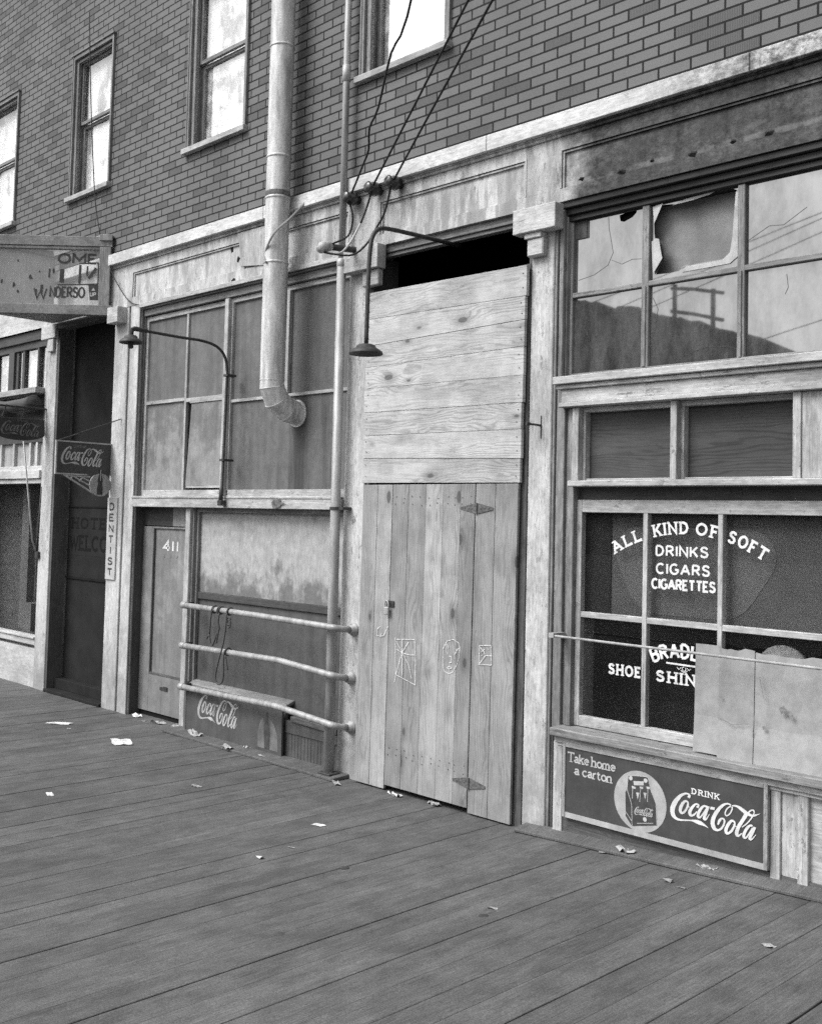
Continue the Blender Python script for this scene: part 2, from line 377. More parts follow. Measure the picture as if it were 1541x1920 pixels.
BASE = {}
def link(o, parent=None):
    sc.collection.objects.link(o)
    if parent: o.parent = parent
    return o
def tag(o, label, cat, group=None):
    o['label'] = label; o['category'] = cat
    if group: o['group'] = group
    return o
def thing(name, label, cat, loc, group=None):
    o = bpy.data.objects.new(name, None); o.empty_display_size = .1; o.location = loc; link(o); BASE[o.name] = Vector(loc)
    return tag(o, label, cat, group)
def obj(name, mb, mat, parent=None, bevel=0.0, smooth=False, mats=None):
    """link the builder as ONE mesh object; builder coordinates are world metres"""
    if parent is not None: b = BASE[parent.name]
    else:
        xs = [v[0] for v in mb.v]; ys = [v[1] for v in mb.v]; zs = [v[2] for v in mb.v]
        b = Vector(((min(xs) + max(xs)) / 2, (min(ys) + max(ys)) / 2, min(zs)))
    me = bpy.data.meshes.new(name); me.from_pydata([tuple(Vector(v) - b) for v in mb.v], [], mb.f)
    a = me.attributes.new('tone', 'FLOAT', 'FACE'); a.data.foreach_set('value', mb.t)
    a = me.attributes.new('lengthwise', 'FLOAT', 'FACE'); a.data.foreach_set('value', [1.0 if i in mb.hz else 0.0 for i in range(len(mb.f))])
    me.materials.append(M[mat])
    if smooth: me.polygons.foreach_set('use_smooth', [True] * len(me.polygons))
    me.update(); o = bpy.data.objects.new(name, me); link(o, parent); BASE[o.name] = b
    if parent is None: o.location = b
    if bevel:
        m = o.modifiers.new('edge', 'BEVEL'); m.width = bevel; m.segments = 1; m.limit_method = 'ANGLE'; m.angle_limit = radians(50)
    return o
def struct(name, mb, mat, bevel=0): o = obj(name, mb, mat, None, bevel); o['kind'] = 'structure'; return o
def bx(*a, **k): return MB().box(*a, **k)
def smoothpath(P, n=6):
    P = [Vector(p) for p in P]; Q = [2 * P[0] - P[1]] + P + [2 * P[-1] - P[-2]]; out = []
    for i in range(1, len(Q) - 2):
        a, b, c, d = Q[i - 1:i + 3]
        for k in range(n):
            t = k / n; out.append(.5 * ((2 * b) + (c - a) * t + (2 * a - 5 * b + 4 * c - d) * t * t + (3 * b - a - 3 * c + d) * t ** 3))
    out.append(Q[-2]); return out

# ------------------------------------------------------------------ lettering
def arc(cx, cy, rx, ry, a0, a1, n=14): return [(cx + rx * cos(radians(a0 + (a1 - a0) * i / n)), cy + ry * sin(radians(a0 + (a1 - a0) * i / n))) for i in range(n + 1)]
SER = .12
G = {  # glyph: (advance, strokes, serif bars (x0, x1, y))
 'A': (.86, [[(0, 0), (.43, 1)], [(.43, 1), (.86, 0)], [(.17, .34), (.69, .34)]], [(-.1, .16, 0), (.68, .96, 0), (.22, .44, 1)]),
 'B': (.66, [[(0, 0), (0, 1)], [(0, 1), (.36, 1), (.56, .9), (.56, .64), (.38, .53), (0, .53)], [(.38, .53), (.64, .42), (.64, .12), (.42, 0), (0, 0)]], [(-.12, 0, 0), (-.12, 0, 1)]),
 'C': (.78, [arc(.42, .5, .42, .5, 48, 312, 20)], []),
 'D': (.72, [[(0, 0), (0, 1)], [(0, 1), (.32, 1), (.58, .86), (.70, .5), (.58, .14), (.32, 0), (0, 0)]], [(-.12, 0, 0), (-.12, 0, 1)]),
 'E': (.6, [[(.6, 0), (0, 0), (0, 1), (.58, 1)], [(0, .52), (.45, .52)]], [(-.12, 0, 0), (-.12, 0, 1)]),
 'F': (.58, [[(0, 0), (0, 1), (.58, 1)], [(0, .5), (.44, .5)]], [(-.12, .14, 0), (-.12, 0, 1)]),
 'G': (.8, [arc(.42, .5, .42, .5, 50, 345, 20) + [(.8, .44), (.5, .44)]], []),
 'H': (.7, [[(0, 0), (0, 1)], [(.7, 0), (.7, 1)], [(0, .52), (.7, .52)]], [(-.12, .12, 0), (-.12, .12, 1), (.58, .82, 0), (.58, .82, 1)]),
 'I': (.0, [[(0, 0), (0, 1)]], [(-.12, .12, 0), (-.12, .12, 1)]),
 'K': (.68, [[(0, 0), (0, 1)], [(.64, 1), (.02, .38)], [(.24, .58), (.68, 0)]], [(-.12, .12, 0), (-.12, .12, 1), (.52, .76, 1), (.58, .8, 0)]),
 'L': (.56, [[(0, 1), (0, 0), (.56, 0), (.56, .14)]], [(-.12, .12, 1), (-.12, 0, 0)]),
 'M': (.9, [[(0, 0), (0, 1), (.45, .3), (.9, 1), (.9, 0)]], [(-.12, .12, 0), (.78, 1.02, 0), (-.12, 0, 1), (.9, 1.02, 1)]),
 'N': (.72, [[(0, 0), (0, 1), (.72, 0), (.72, 1)]], [(-.12, .12, 0), (-.12, 0, 1), (.6, .84, 1)]),
 'O': (.84, [arc(.42, .5, .42, .5, 90, 450, 24)], []),
 'P': (.62, [[(0, 0), (0, 1)], [(0, 1), (.4, 1), (.6, .88), (.6, .6), (.4, .46), (0, .46)]], [(-.12, .12, 0), (-.12, 0, 1)]),
 'R': (.68, [[(0, 0), (0, 1)], [(0, 1), (.4, 1), (.6, .88), (.6, .62), (.4, .48), (0, .48)], [(.32, .48), (.68, 0)]], [(-.12, .12, 0), (-.12, 0, 1), (.6, .8, 0)]),
 'S': (.64, [[(.6, .8), (.5, .95), (.32, 1), (.12, .95), (.03, .78), (.1, .62), (.32, .53), (.54, .44), (.63, .27), (.55, .07), (.32, 0), (.1, .05), (.0, .2)]], []),
 'T': (.72, [[(0, .86), (0, 1), (.72, 1), (.72, .86)], [(.36, 0), (.36, 1)]], [(.24, .48, 0)]),
 'U': (.7, [[(0, 1), (0, .3), (.1, .06), (.35, 0), (.6, .06), (.7, .3), (.7, 1)]], []),
 'W': (1.0, [[(0, 1), (.25, 0), (.5, .8), (.75, 0), (1.0, 1)]], []),
 '4': (.6, [[(.46, 0), (.46, 1), (0, .3), (.62, .3)]], []), '1': (.0, [[(0, 0), (0, 1)]], []), ' ': (.35, [], []), '-': (.3, [[(0, .5), (.3, .5)]], []),
 'a': (.46, [[(.05, .5), (.16, .61), (.32, .6), (.38, .46), (.38, .07), (.48, .01)], [(.38, .36), (.14, .3), (.02, .16), (.13, .01), (.28, .03), (.38, .14)]], []),
 'c': (.42, [arc(.23, .31, .23, .31, 45, 315, 12)], []), 'e': (.46, [[(.02, .34), (.44, .34), (.40, .53), (.23, .62), (.06, .52), (.0, .3), (.07, .1), (.24, 0), (.42, .1)]], []),
 'h': (.46, [[(0, 0), (0, 1)], [(0, .45), (.14, .6), (.32, .6), (.4, .48), (.4, 0)]], [(-.07, .07, 0), (.33, .47, 0), (-.07, 0, 1)]),
 'k': (.46, [[(0, 0), (0, 1)], [(.0, .26), (.38, .62)], [(.14, .4), (.44, 0)]], [(-.07, .07, 0), (.36, .5, 0), (.28, .44, .62)]),
 'm': (.74, [[(0, 0), (0, .62)], [(0, .45), (.12, .6), (.26, .6), (.33, .48), (.33, 0)], [(.33, .45), (.45, .6), (.6, .6), (.66, .48), (.66, 0)]], [(-.07, .07, 0), (.26, .4, 0), (.59, .73, 0)]),
 'n': (.46, [[(0, 0), (0, .62)], [(0, .45), (.14, .6), (.32, .6), (.4, .48), (.4, 0)]], [(-.07, .07, 0), (.33, .47, 0)]),
 'o': (.48, [arc(.24, .31, .24, .31, 90, 450, 16)], []), 'r': (.32, [[(0, 0), (0, .62)], [(0, .42), (.14, .58), (.3, .6)]], [(-.07, .1, 0)]),
 't': (.32, [[(.1, .84), (.1, .12), (.2, .0), (.32, .06)], [(-.04, .6), (.3, .6)]], []),
}
def ribbon(mb, line, wd, fn, lift, tone=1.0):
    """a stroke as ONE strip with mitred joints; fn(u, v, lift) -> world"""
    n = len(line); P = [Vector((a, b)) for a, b in line]; closed = (P[0] - P[-1]).length < 1e-6
    k = len(mb.v)
    for i in range(n):
        if closed: a = P[i - 1] if i > 0 else P[-2]; b = P[i + 1] if i < n - 1 else P[1]
        else: a = P[max(0, i - 1)]; b = P[min(n - 1, i + 1)]
        d1 = (P[i] - a); d2 = (b - P[i])
        d1 = d1.normalized() if d1.length > 1e-9 else d2.normalized(); d2 = d2.normalized() if d2.length > 1e-9 else d1
        n1 = Vector((-d1.y, d1.x)); n2 = Vector((-d2.y, d2.x)); m = n1 + n2
        m = m.normalized() if m.length > .2 else n1
        q = wd / 2 / max(.45, m.dot(n1))
        for sg in (1, -1): r = P[i] + m * q * sg; mb.v.append(tuple(fn(r.x, r.y, lift)))
    for i in range(n - 1):
        mb.f.append((k + 2 * i, k + 2 * i + 1, k + 2 * i + 3, k + 2 * i + 2)); mb.t.append(tone)
def textw(s, gap):
    w_ = 0
    for ch in s: w_ += G[ch][0] + gap
    return w_ - gap
def text(mb, s, fn, h, width=None, gap=.34, wd=.19, serif=True, lift=0.0):
    """fn(u, v, lift): u along the baseline in metres; text scaled to 'width' metres when given"""
    W = textw(s, gap) * h; kx = (width / W) if width else 1.0; u = 0.0; L = [lift]
    for ch in s:
        adv, st, se = G[ch]
        for line in st:
            if not serif and ch == 'T' and len(line) == 4: line = [(0, 1), (.72, 1)]
            if not serif and ch == 'L': line = line[:3]
            L[0] += .00012
            ribbon(mb, [((u + a) * h * kx, (wd / 2 + b * (1 - wd)) * h) for a, b in line], wd * h, fn, L[0])
        if serif:
            for a, b, y in se:
                L[0] += .00012; t_ = wd * .62
                yy = t_ / 2 if y == 0 else ((1 - t_ / 2) if y == 1 else y)
                ribbon(mb, [((u + a - .09) * h * kx, yy * h), ((u + b + .09) * h * kx, yy * h)], t_ * h, fn, L[0])
        u += adv + gap
    return mb
def plane_fn(o, ux, uz, nrm):
    o, ux, uz, nrm = Vector(o), Vector(ux), Vector(uz), Vector(nrm)
    return lambda u, v, l: o + ux * u + uz * v + nrm * l
def front(x, z, y): return plane_fn((x, y, z), (1, 0, 0), (0, 0, 1), (0, -1, 0))      # on a face looking at the street
SCRIPT = [[228,276,197,286,232,285,203,294,236,297,209,300,236,311,211,302,228,321,210,305,216,327,205,310,203,329,198,312,190,329,190,312,176,326,180,308,160,321,168,301,144,314,156,293,125,304,143,282,106,291,131,269,85,273,118,252,65,252,104,232,47,231,91,212,32,208,81,193,19,185,71,174,9,162,63,156,3,140,58,140,0,119,55,125,0,99,53,111,4,80,53,98,11,63,55,85,20,49,58,74,32,38,63,65,47,30,70,58,62,25,79,51,78,22,90,46,96,21,103,43,115,22,119,41,136,25,137,43,158,30,159,46,181,34,181,50,205,39,205,54,230,44,231,58,252,47,253,63,268,46,271,67,280,43,286,70,292,40,302,73,304,37,318,74,317,34,333,74,329,31,347,72,342,30,359,69,355,31,371,64,368,31,382,59,381,30,393,53,394,29,404,47,406,27,414,40,417,24,424,34,428,21,432,27,439,17,441,20],
[207,245,196,230,196,249,188,229,184,252,181,229,166,247,179,227,149,234,173,218,134,217,163,204,122,198,155,189,111,178,147,172,103,156,141,154,100,135,138,141,104,117,137,130,113,103,139,121,128,95,140,118,146,97,141,118,162,106,149,123,176,118,158,131,188,134,168,144,200,153,178,160,209,172,187,176,215,190,193,191,218,207,197,206,219,222,199,218,217,232,198,224,213,238,196,227,207,245,196,230],
[189,193,194,201,224,180,229,188],
[326,194,301,205,331,205,310,215,337,218,319,223,338,232,322,225,329,240,319,226,315,244,311,228,298,242,303,225,282,233,295,219,266,221,286,207,252,206,276,193,236,187,265,175,221,165,255,156,211,143,249,142,211,122,247,132,218,105,247,122,230,94,248,117,248,93,250,116,265,99,259,118,280,109,269,123,294,123,281,132,306,141,294,147,317,157,308,162],
[423,241,417,223,412,243,406,223,398,245,397,224,380,239,391,221,362,224,382,210,345,205,370,193,330,184,360,175,319,161,351,156,310,138,343,136,307,116,339,123,314,100,339,119,329,93,340,115,348,97,341,114,362,110,348,119,374,127,360,134,386,145,372,152,399,166,386,171,414,188,400,194,428,210,414,216],
[423,242,454,238,415,220,446,216,407,199,439,195,400,177,431,173,390,153,423,149,381,128,414,126,377,107,411,113,385,90,409,110,403,86,407,108,421,96,409,107,432,115,421,119,444,139,435,142,456,162,450,164],
[460,214,465,242,509,217,513,245],
[555,75,542,76,563,90,544,92,571,105,546,108,578,117,551,125,584,127,562,139,589,137,575,151,593,142,590,159,598,142,605,159,605,139,618,154,609,135,627,145,610,126,630,131,610,114,629,115,606,100,625,98,599,84,618,79,588,66,607,59,578,52,594,41,567,42,579,27,556,35,562,16,545,32,545,10,537,34,526,7,529,39,508,9,524,46,491,19,519,58,479,35,514,73,470,55,512,89,466,78,513,106,468,103,518,126,475,129,525,147,485,154,536,169,498,180,549,192,513,206,563,214,531,230,578,236,549,253,594,257,570,275,609,274,591,293,624,287,613,307,639,297,635,315,653,303,655,319,667,303,673,317,680,298,689,310,690,291,700,301,695,285,707,291,697,277,710,280,695,266,709,266,690,251,703,248,681,232,693,228,671,217,683,211,661,206,670,197,651,197,656,187,644,194,643,181,639,195,630,184,634,200,622,192,632,207,619,205,635,222,622,223,643,241,631,245,653,258,643,264,666,271,658,279,681,282,676,292,697,290,693,302,712,296,710,309,727,298,728,314,741,298,746,317,754,294,764,316,767,288,781,313,780,281,798,308,792,273,813,302,804,265,828,295,818,256,841,288,831,250,853,282,846,244,865,275,861,240,877,270,878,237,890,265,896,235,904,261,913,236,917,259,930,240,928,260,944,246,940,264,958,254,953,269,972,263,968,274,986,274,983,280,1000,284,999,286],
[874,251,859,260,883,264,869,272,891,276,879,284,900,285,891,295,908,291,903,303,917,296,915,309,923,297,928,311,926,295,937,306,930,290,943,296,931,282,944,284,927,270,940,269,921,254,933,251,910,236,923,231,896,213,907,207,877,187,888,181,859,164,868,157,841,146,849,138,823,129,830,122,805,113,811,106],
[842,263,877,250,828,238,863,225,814,212,848,200,800,187,834,175,784,161,818,148,768,134,802,122,755,107,790,99,744,82,781,77,736,57,775,57,733,35,772,44,739,17,772,36,752,5,773,30,772,3,771,27,788,16,776,29,800,32,790,40,811,46,804,52],
[730,156,719,141,720,160,711,140,708,164,705,140,689,158,703,138,672,142,695,127,655,122,683,109,641,101,672,91,630,80,664,74,622,59,658,57,619,39,654,44,622,21,653,34,631,7,655,27,647,0,654,24,666,6,658,26,684,18,669,35,701,34,681,47,715,54,693,63,727,77,705,83,736,97,714,101,741,113,719,113,741,126,722,123,740,136,723,131,738,144,722,136,735,150,720,139,730,156,719,141],
[710,109,713,117,752,99,755,106],
[925,156,920,139,914,158,909,138,901,158,901,137,883,151,896,134,866,136,887,122,850,115,875,104,837,95,865,85,825,73,855,66,815,50,848,47,811,28,844,35,818,11,844,29,832,1,846,23,852,4,846,20,866,18,853,26,878,37,865,43,891,58,877,63,903,80,890,84,916,103,903,108,929,127,916,132],
[932,145,960,139,922,122,950,116,911,99,941,93,902,77,931,71,892,57,922,50,882,37,913,32,877,18,910,24,885,3,908,24,903,0,906,21,919,9,910,21,932,25,922,32,946,46,938,51,960,67,955,70]]
def script_logo(mb, fn, width, sy=1.0):
    l = 0.0
    for st in SCRIPT:
        l += .00012; k = len(mb.v); n = len(st) // 4
        for i in range(n):
            a, b, c, d = st[4 * i:4 * i + 4]; s_ = width / 1000
            mb.v += [tuple(fn(a * s_, b * s_ * sy, l)), tuple(fn(c * s_, d * s_ * sy, l))]
        for i in range(n - 1): mb.f.append((k + 2 * i, k + 2 * i + 1, k + 2 * i + 3, k + 2 * i + 2)); mb.t.append(1.0)
    return mb
def discpts(cx, cy, r, n=28, ry=None): return [(cx + r * cos(2 * pi * i / n), cy + (ry or r) * sin(2 * pi * i / n)) for i in range(n)]
def poly(mb, pts, fn, lift, tone=1.0): mb.quad([fn(a, b, lift) for a, b in pts], tone); return mb

# ================================================================== SETTING
def fz(x): return max(0.0, (x + 4.7) * .045) if x < 4 else .39
mb = MB(); x = -34.0; rr = random.Random(5)
while x < 5.5:
    wd = rr.choice((.14, .16, .18, .19, .2, .22)) if x < -5.5 else rr.choice((.18, .19, .2, .2, .22, .24))
    gap = rr.choice((.0012, .0018, .002, .0025, .003, .0055))
    dz = rr.uniform(-.003, .0015); sk = rr.uniform(-.004, .004)
    a, b = x, x + wd - gap
    k = len(mb.v); y0, y1 = -5.4, .32
    for yy, xo in ((y0, sk), (y1, 0)):
        for zz in (-.045, 0): mb.v += [(a + xo, yy, fz(a) + zz + dz), (b + xo, yy, fz(b) + zz + dz)]
    # order: 0,1 low-front 2,3 top-front 4,5 low-back 6,7 top-back
    for f in ((0, 1, 3, 2), (5, 4, 6, 7), (2, 3, 7, 6), (1, 0, 4, 5), (0, 2, 6, 4), (3, 1, 5, 7)): mb.f.append(tuple(k + i for i in f)); mb.t.append(1.0)
    x += wd
struct('boardwalk', mb, 'floor', .0025)
mb = MB(); mb.quad([(-34, -5.38, -.013), (-4.7, -5.38, -.013), (-4.7, .3, -.013), (-34, .3, -.013)]); mb.quad([(-4.7, -5.38, -.013), (4, -5.38, .3785), (4, .3, .3785), (-4.7, .3, -.013)])
struct('seam_filler', mb, 'seamdirt')  # flat filler sheet raised under the board tops so seams render less black
struct('street', MB().quad([(-1500, -1500, -.35), (1500, -1500, -.35), (1500, 1500, -.35), (-1500, 1500, -.35)]), 'street')
# wooded hillside across the street: its ridge is what the upper shop panes mirror
rr = random.Random(3); mb = MB(); prev = None; X = -330.0
ridge = [(-330, 10), (-190, 14), (-135, 24), (-100, 30.5), (-78, 30.0), (-70, 28), (-66, 27), (-61, 25.2), (-56, 23.6), (-52.5, 22.3), (-51.5, 20.0), (-46, 13), (-20, 9), (60, 6)]
def rz(x):
    for (a, b), (c, d) in zip(ridge, ridge[1:]):
        if a <= x <= c: return b + (d - b) * (x - a) / (c - a)
    return 5
rows = []
while X < 60:
    z = rz(X) + rr.uniform(-.2, .2) + .18 * sin(X * .9) + .12 * sin(X * 2.3); rows.append([(X, -70 - rr.uniform(0, 2), -.4), (X, -84, z * .45 + rr.uniform(-.4, .4)), (X, -100 + rr.uniform(-1, 1), z), (X, -130, z - 2 + rr.uniform(-.5, .5)), (X, -240, -.4)])
    X += .8 if X > -110 else 3
k = len(mb.v)
for r in rows: mb.v += r
for i in range(len(rows) - 1):
    for j in range(4): mb.f.append((k + i * 5 + j, k + (i + 1) * 5 + j, k + (i + 1) * 5 + j + 1, k + i * 5 + j + 1)); mb.t.append(1)
struct('hillside', mb, 'hill')
# things across the street that the panes mirror
t = thing('utility_frame', 'twin pole utility frame with two crossbeams mirrored in the upper shop pane', 'utility frame', (-32, -50, -.35))
for x_ in (-33.25, -30.75): obj('pole', MB().tube([(x_, -50, -.35), (x_, -50, 16.6 if x_ < -32 else 16.0)], [.2, .13], 10), 'postwood', t)
for za, zb in ((16.42, 15.68), (15.05, 14.1)): obj('crossbeam', MB().tube([(-33.5, -50, za), (-32, -50, (za + zb) / 2 + .12), (-30.1, -50, zb)], .11, 8), 'postwood', t)
for k_, (xa, za, xb, zb) in enumerate(((-30, 7.6, -8, 13.0), (-30, 7.1, -8, 12.6), (-31, 8.4, -8, 12.9), (-28, 5.9, -8, 9.6), (-62, 27, -24, 22.5), (-62, 25, -24, 21.5))):
    o_ = obj('street_wire', MB().tube([(xa + (xb - xa) * i / 8, -25, za + (zb - za) * i / 8 - .25 * sin(pi * i / 8)) for i in range(9)], .016, 5), 'wire')
    tag(o_, 'overhead wire across the street mirrored in the upstairs window panes' if k_ > 3 else 'overhead wire across the street mirrored in the upper shop panes', 'wire', 'wires upstairs panes mirror' if k_ > 3 else 'wires the shop panes mirror')

# ================================================================== BUILDING
B = thing('commercial_building', 'two storey wooden building with brick patterned siding upstairs and worn boarded shopfronts along the boardwalk', 'building', (-7, 0, 0))
Wn = [(-14.06, -13.05), (-11.53, -10.66), (-9.05, -8.12), (-6.45, -5.51)]      # upper window openings
WZ0, WZ1 = 5.83, 7.48
# siding with real openings
mb = MB(); xs = sorted([-30, 6] + [v for a in Wn for v in a]); zs = [4.93, WZ0, WZ1, 9.6]
for i in range(len(xs) - 1):
    for j in range(3):
        if j == 1 and any(abs(xs[i] - a) < 1e-6 for a, b in Wn): continue
        mb.quad([(xs[i], 0, zs[j]), (xs[i + 1], 0, zs[j]), (xs[i + 1], 0, zs[j + 1]), (xs[i], 0, zs[j + 1])])
for a, b in Wn:
    mb.quad([(a, 0, WZ0), (a, 0, WZ1), (a, .16, WZ1), (a, .16, WZ0)]); mb.quad([(b, 0, WZ1), (b, 0, WZ0), (b, .16, WZ0), (b, .16, WZ1)])
    mb.quad([(a, 0, WZ0), (a, .16, WZ0), (b, .16, WZ0), (b, 0, WZ0)]); mb.quad([(a, 0, WZ1), (b, 0, WZ1), (b, .16, WZ1), (a, .16, WZ1)])
obj('siding', mb, 'brick', B)
mb = MB(); mb.box(-30.2, -30, -.02, 8, -.3, 9.6).box(6, 6.2, -.02, 8, -.3, 9.6).box(-30, 6, 8, 8.2, -.3, 9.6)
obj('side_wall', mb, 'graywall', B); obj('roof', bx(-30.3, 6.3, -.25, 8.3, 9.6, 9.8), 'board_dark', B)
obj('black_interior_sheet', MB().box(-30, 6, .95, 1.0, -.05, 5.0).box(-30, 6, .33, .95, 4.6, 4.65).box(-30, 6, .4, .95, -.04, -.03), 'void', B)  # near-black sheets added so the openings look unlit inside
# cornice and frieze
mb = MB()
for a, b in ((-30, -10.42), (-10.42, -7.72), (-7.715, -5.05), (-5.045, -3.0), (-2.995, 6)): mb.box(a, b, -.065, .04, 4.838, 4.958)
obj('cornice_board', mb, 'bright', B, .004)
obj('cornice_moulding', MB().box(-30, 6, -.018, .03, 4.805, 4.843).box(-30, 6, -.03, .03, 4.826, 4.8435), 'frieze', B, .003)
PX = [(-14.4, -12.1), (-10.08, -6.60), (-6.235, -4.715), (-4.42, -2.30), (-1.9, 2.0)]
mb = MB(); mb.box(-30, 6, .0, .30, 4.72, 4.803); xx = -30
for a, b in PX: mb.box(xx, a, .0, .30, 4.44, 4.72); mb.box(a, b, .022, .30, 4.44, 4.72); xx = b
mb.box(xx, 6, .0, .30, 4.44, 4.72); mb.box(-30, 6, -.003, .30, 4.345, 4.438)
obj('frieze', mb, 'frieze', B)
for a, b in PX:
    mb = MB()
    for k_, d in ((0, -.004), (1, .006)):
        o_ = .018 * k_
        mb.box(a + o_, b - o_, d, .021, 4.72 - o_ - .013, 4.72 - o_); mb.box(a + o_, a + o_ + .013, d, .021, 4.442, 4.706 - o_); mb.box(b - o_ - .013, b - o_, d, .021, 4.442, 4.706 - o_)
    obj('panel_moulding', mb, 'frieze', B)
obj('patch_board', MB().prism([(-8.17, 4.795), (-7.72, 4.79), (-7.70, 4.42), (-8.11, 4.47), (-8.13, 4.66)], lambda u, v, d: (u, -.016 + d, v), .014), 'trimwhite', B)
for cx_, cz_, r_ in ((-8.30, 4.665, .022), (-8.14, 4.545, .026), (-8.23, 4.345, .028)):
    mb = MB(); mb.quad([(cx_ + r_ * random.uniform(.6, 1.3) * cos(a), -.0185 if cx_ > -8.2 else (.0195 if cz_ > 4.5 else -.0055), cz_ + 1.4 * r_ * random.uniform(.6, 1.3) * sin(a)) for a in [2 * pi * i / 9 for i in range(9)]])
    obj('knot_hole', mb, 'board_dark', B)

rr = random.Random(9)
for x_, z_, r_ in ((-3.919, 4.453, 0.03), (-3.69, 4.47, 0.016), (-3.402, 4.448, 0.028), (-3.13, 4.46, 0.019), (-2.904, 4.458, 0.03), (-4.238, 4.469, 0.02)):
    m_ = MB(); n_ = 11; m_.v.append((x_, -.022, z_)); ring = [(x_ + r_ * rr.uniform(.6, 1.2) * cos(2 * pi * i / n_) * 1.3, -.0045, z_ + r_ * rr.uniform(.5, 1.0) * sin(2 * pi * i / n_)) for i in range(n_)]
    m_.v += ring
    for i in range(n_): m_.f.append((0, 1 + i, 1 + (i + 1) % n_)); m_.t.append(1)
    obj('charred_knot', m_, 'char', B)
# ---- pilasters
def pilaster(x0, x1, cap, neck=None, y=0.0, ztop=4.343, mat='white'):
    o = obj('pilaster', bx(x0, x1, y, .28, -.03, ztop), mat, B, .006)
    if cap: obj('capital', MB().box(*cap), 'white', o, .004)
    if neck: obj('corbel', MB().box(*neck), 'white', o, .008)
    return o
p1 = pilaster(-10.41, -10.125, (-10.385, -10.165, -.12, .0, 4.17, 4.343))
p2 = pilaster(-6.58, -6.335, (-6.56, -6.145, -.10, 0, 4.145, 4.343), (-6.36, -6.17, -.06, 0, 4.01, 4.145))
p3 = pilaster(-4.655, -4.46, (-4.755, -4.385, -.10, 0, 4.15, 4.325), (-4.655, -4.515, -.06, 0, 3.985, 4.11))
obj('corbel', bx(-4.67, -4.525, -.075, 0, 4.11, 4.15), 'white', p3, .004)
p0 = pilaster(-12.02, -11.745, (-12.07, -11.715, -.05, 0, 4.175, 4.343), (-11.92, -11.78, -.04, 0, 4.015, 4.17), ztop=4.343)
obj('post_side', bx(-11.743, -11.70, .012, .19, 0.03, 4.3), 'postwood', B)
pilaster(-2.28, -1.98, None)
obj('side_strip', MB().box(-10.085, -9.905, .0, .12, -.02, 4.343), 'white', B, .004)
obj('groove_board', bx(-10.125, -10.085, .03, .12, -.02, 4.343), 'darktrim', B)  # groove coloured dark: shadow between pilaster and strip put into the paint
for a, b in ((-14.6, -14.3), (-17.5, -17.2), (-1.1, -.8), (2, 2.3)): pilaster(a, b, None)

# ---- upper sash windows
def upper_window(a, b):
    """a double hung sash: wide casing, sill, two panes, added sheet whitening the glass"""
    f = MB(); ca, cb = a - .055, b + .03
    f.box(ca, a, -.03, .02, WZ0 - .03, WZ1 + .05); f.box(b, cb, -.03, .02, WZ0 - .03, WZ1 + .05); f.box(a, b, -.03, .02, WZ1, WZ1 + .05)
    f.box(ca + .018, ca + .03, -.038, -.03, WZ0, WZ1 + .05)
    f.box(ca - .015, cb + .015, -.045, .02, WZ1 + .05, WZ1 + .072)
    w_ = obj('upper_window', f, 'trim', B, .003)
    j = MB(); j.box(a, a + .05, .0, .045, WZ0, WZ1).box(a, a + .028, .045, .15, WZ0, WZ1).box(b - .05, b, .0, .045, WZ0, WZ1).box(b - .028, b, .045, .15, WZ0, WZ1).box(a + .05, b - .05, .0, .045, WZ1 - .04, WZ1)
    obj('jamb', j, 'trim', w_, .003)
    obj('sill', MB().box(ca - .03, cb + .012, -.06, .14, WZ0 - .06, WZ0 - .005), 'trimwhite', w_, .004)
    zm = 6.70; la, lb = a + .03, b - .03
    u = MB(); u.box(la, la + .05, .05, .085, zm, WZ1 - .01).box(lb - .05, lb, .05, .085, zm, WZ1 - .01).box(la + .05, lb - .05, .05, .085, WZ1 - .06, WZ1 - .01).box(la + .05, lb - .05, .05, .085, zm - .005, zm + .035)
    u2 = MB(); u2.box(la, la + .055, .09, .125, WZ0, zm).box(lb - .055, lb, .09, .125, WZ0, zm).box(la + .055, lb - .055, .09, .125, WZ0, WZ0 + .075).box(la + .055, lb - .055, .09, .125, zm - .045, zm - .006)
    s1 = obj('upper_sash', u, 'trim', w_, .003); s2 = obj('lower_sash', u2, 'trim', w_, .003)
    g = MB(); g.quad([(la + .05, .068, zm + .035), (lb - .05, .068, zm + .035), (lb - .05, .068, WZ1 - .06), (la + .05, .068, WZ1 - .06)])
    g.quad([(la + .055, .108, WZ0 + .075), (lb - .055, .108, WZ0 + .075), (lb - .055, .108, zm - .045), (la + .055, .108, zm - .045)])
    obj('pane', g, 'frosted_sky', w_)
    obj('sky_white_sheet', bx(la, lb, .128, .132, WZ0, WZ1 - .01), 'skywhite', w_)  # added sheet whitening the panes in place of mirrored sky
for a, b in Wn: upper_window(a, b)

# ---- left shop bay (boarded): transom lights above, door and panel below
L0, L1 = -9.90, -6.585
o = obj('transom_frame', MB().box(L0, L1, .012, .09, 4.285, 4.343).box(L0, L1, .045, .10, 4.215, 4.283), 'trim', B, .003)
obj('head_casing', MB().box(L0 - .005, L1, -.016, .0, 4.30, 4.343), 'trimwhite', o, .003)
obj('jamb_bead', MB().box(L0 - .003, L0 + .012, .02, .036, .0, 4.28).box(L0 - .003, L0 + .015, .056, .07, 2.29, 4.21).box(L0 - .01, L0, .0, .2, -.02, 4.28), 'trim', o)
st = MB(); st.box(L0, L0 + .055, .08, .12, 2.29, 4.21).box(L0 + .055, -8.395, .08, .12, 4.155, 4.205).box(-8.33, L1, .08, .12, 4.165, 4.21).box(L0 + .055, L1, .075, .12, 2.29, 2.355).box(-6.64, L1, .08, .12, 2.355, 4.165)
obj('sash', st, 'trimwhite', o, .003)
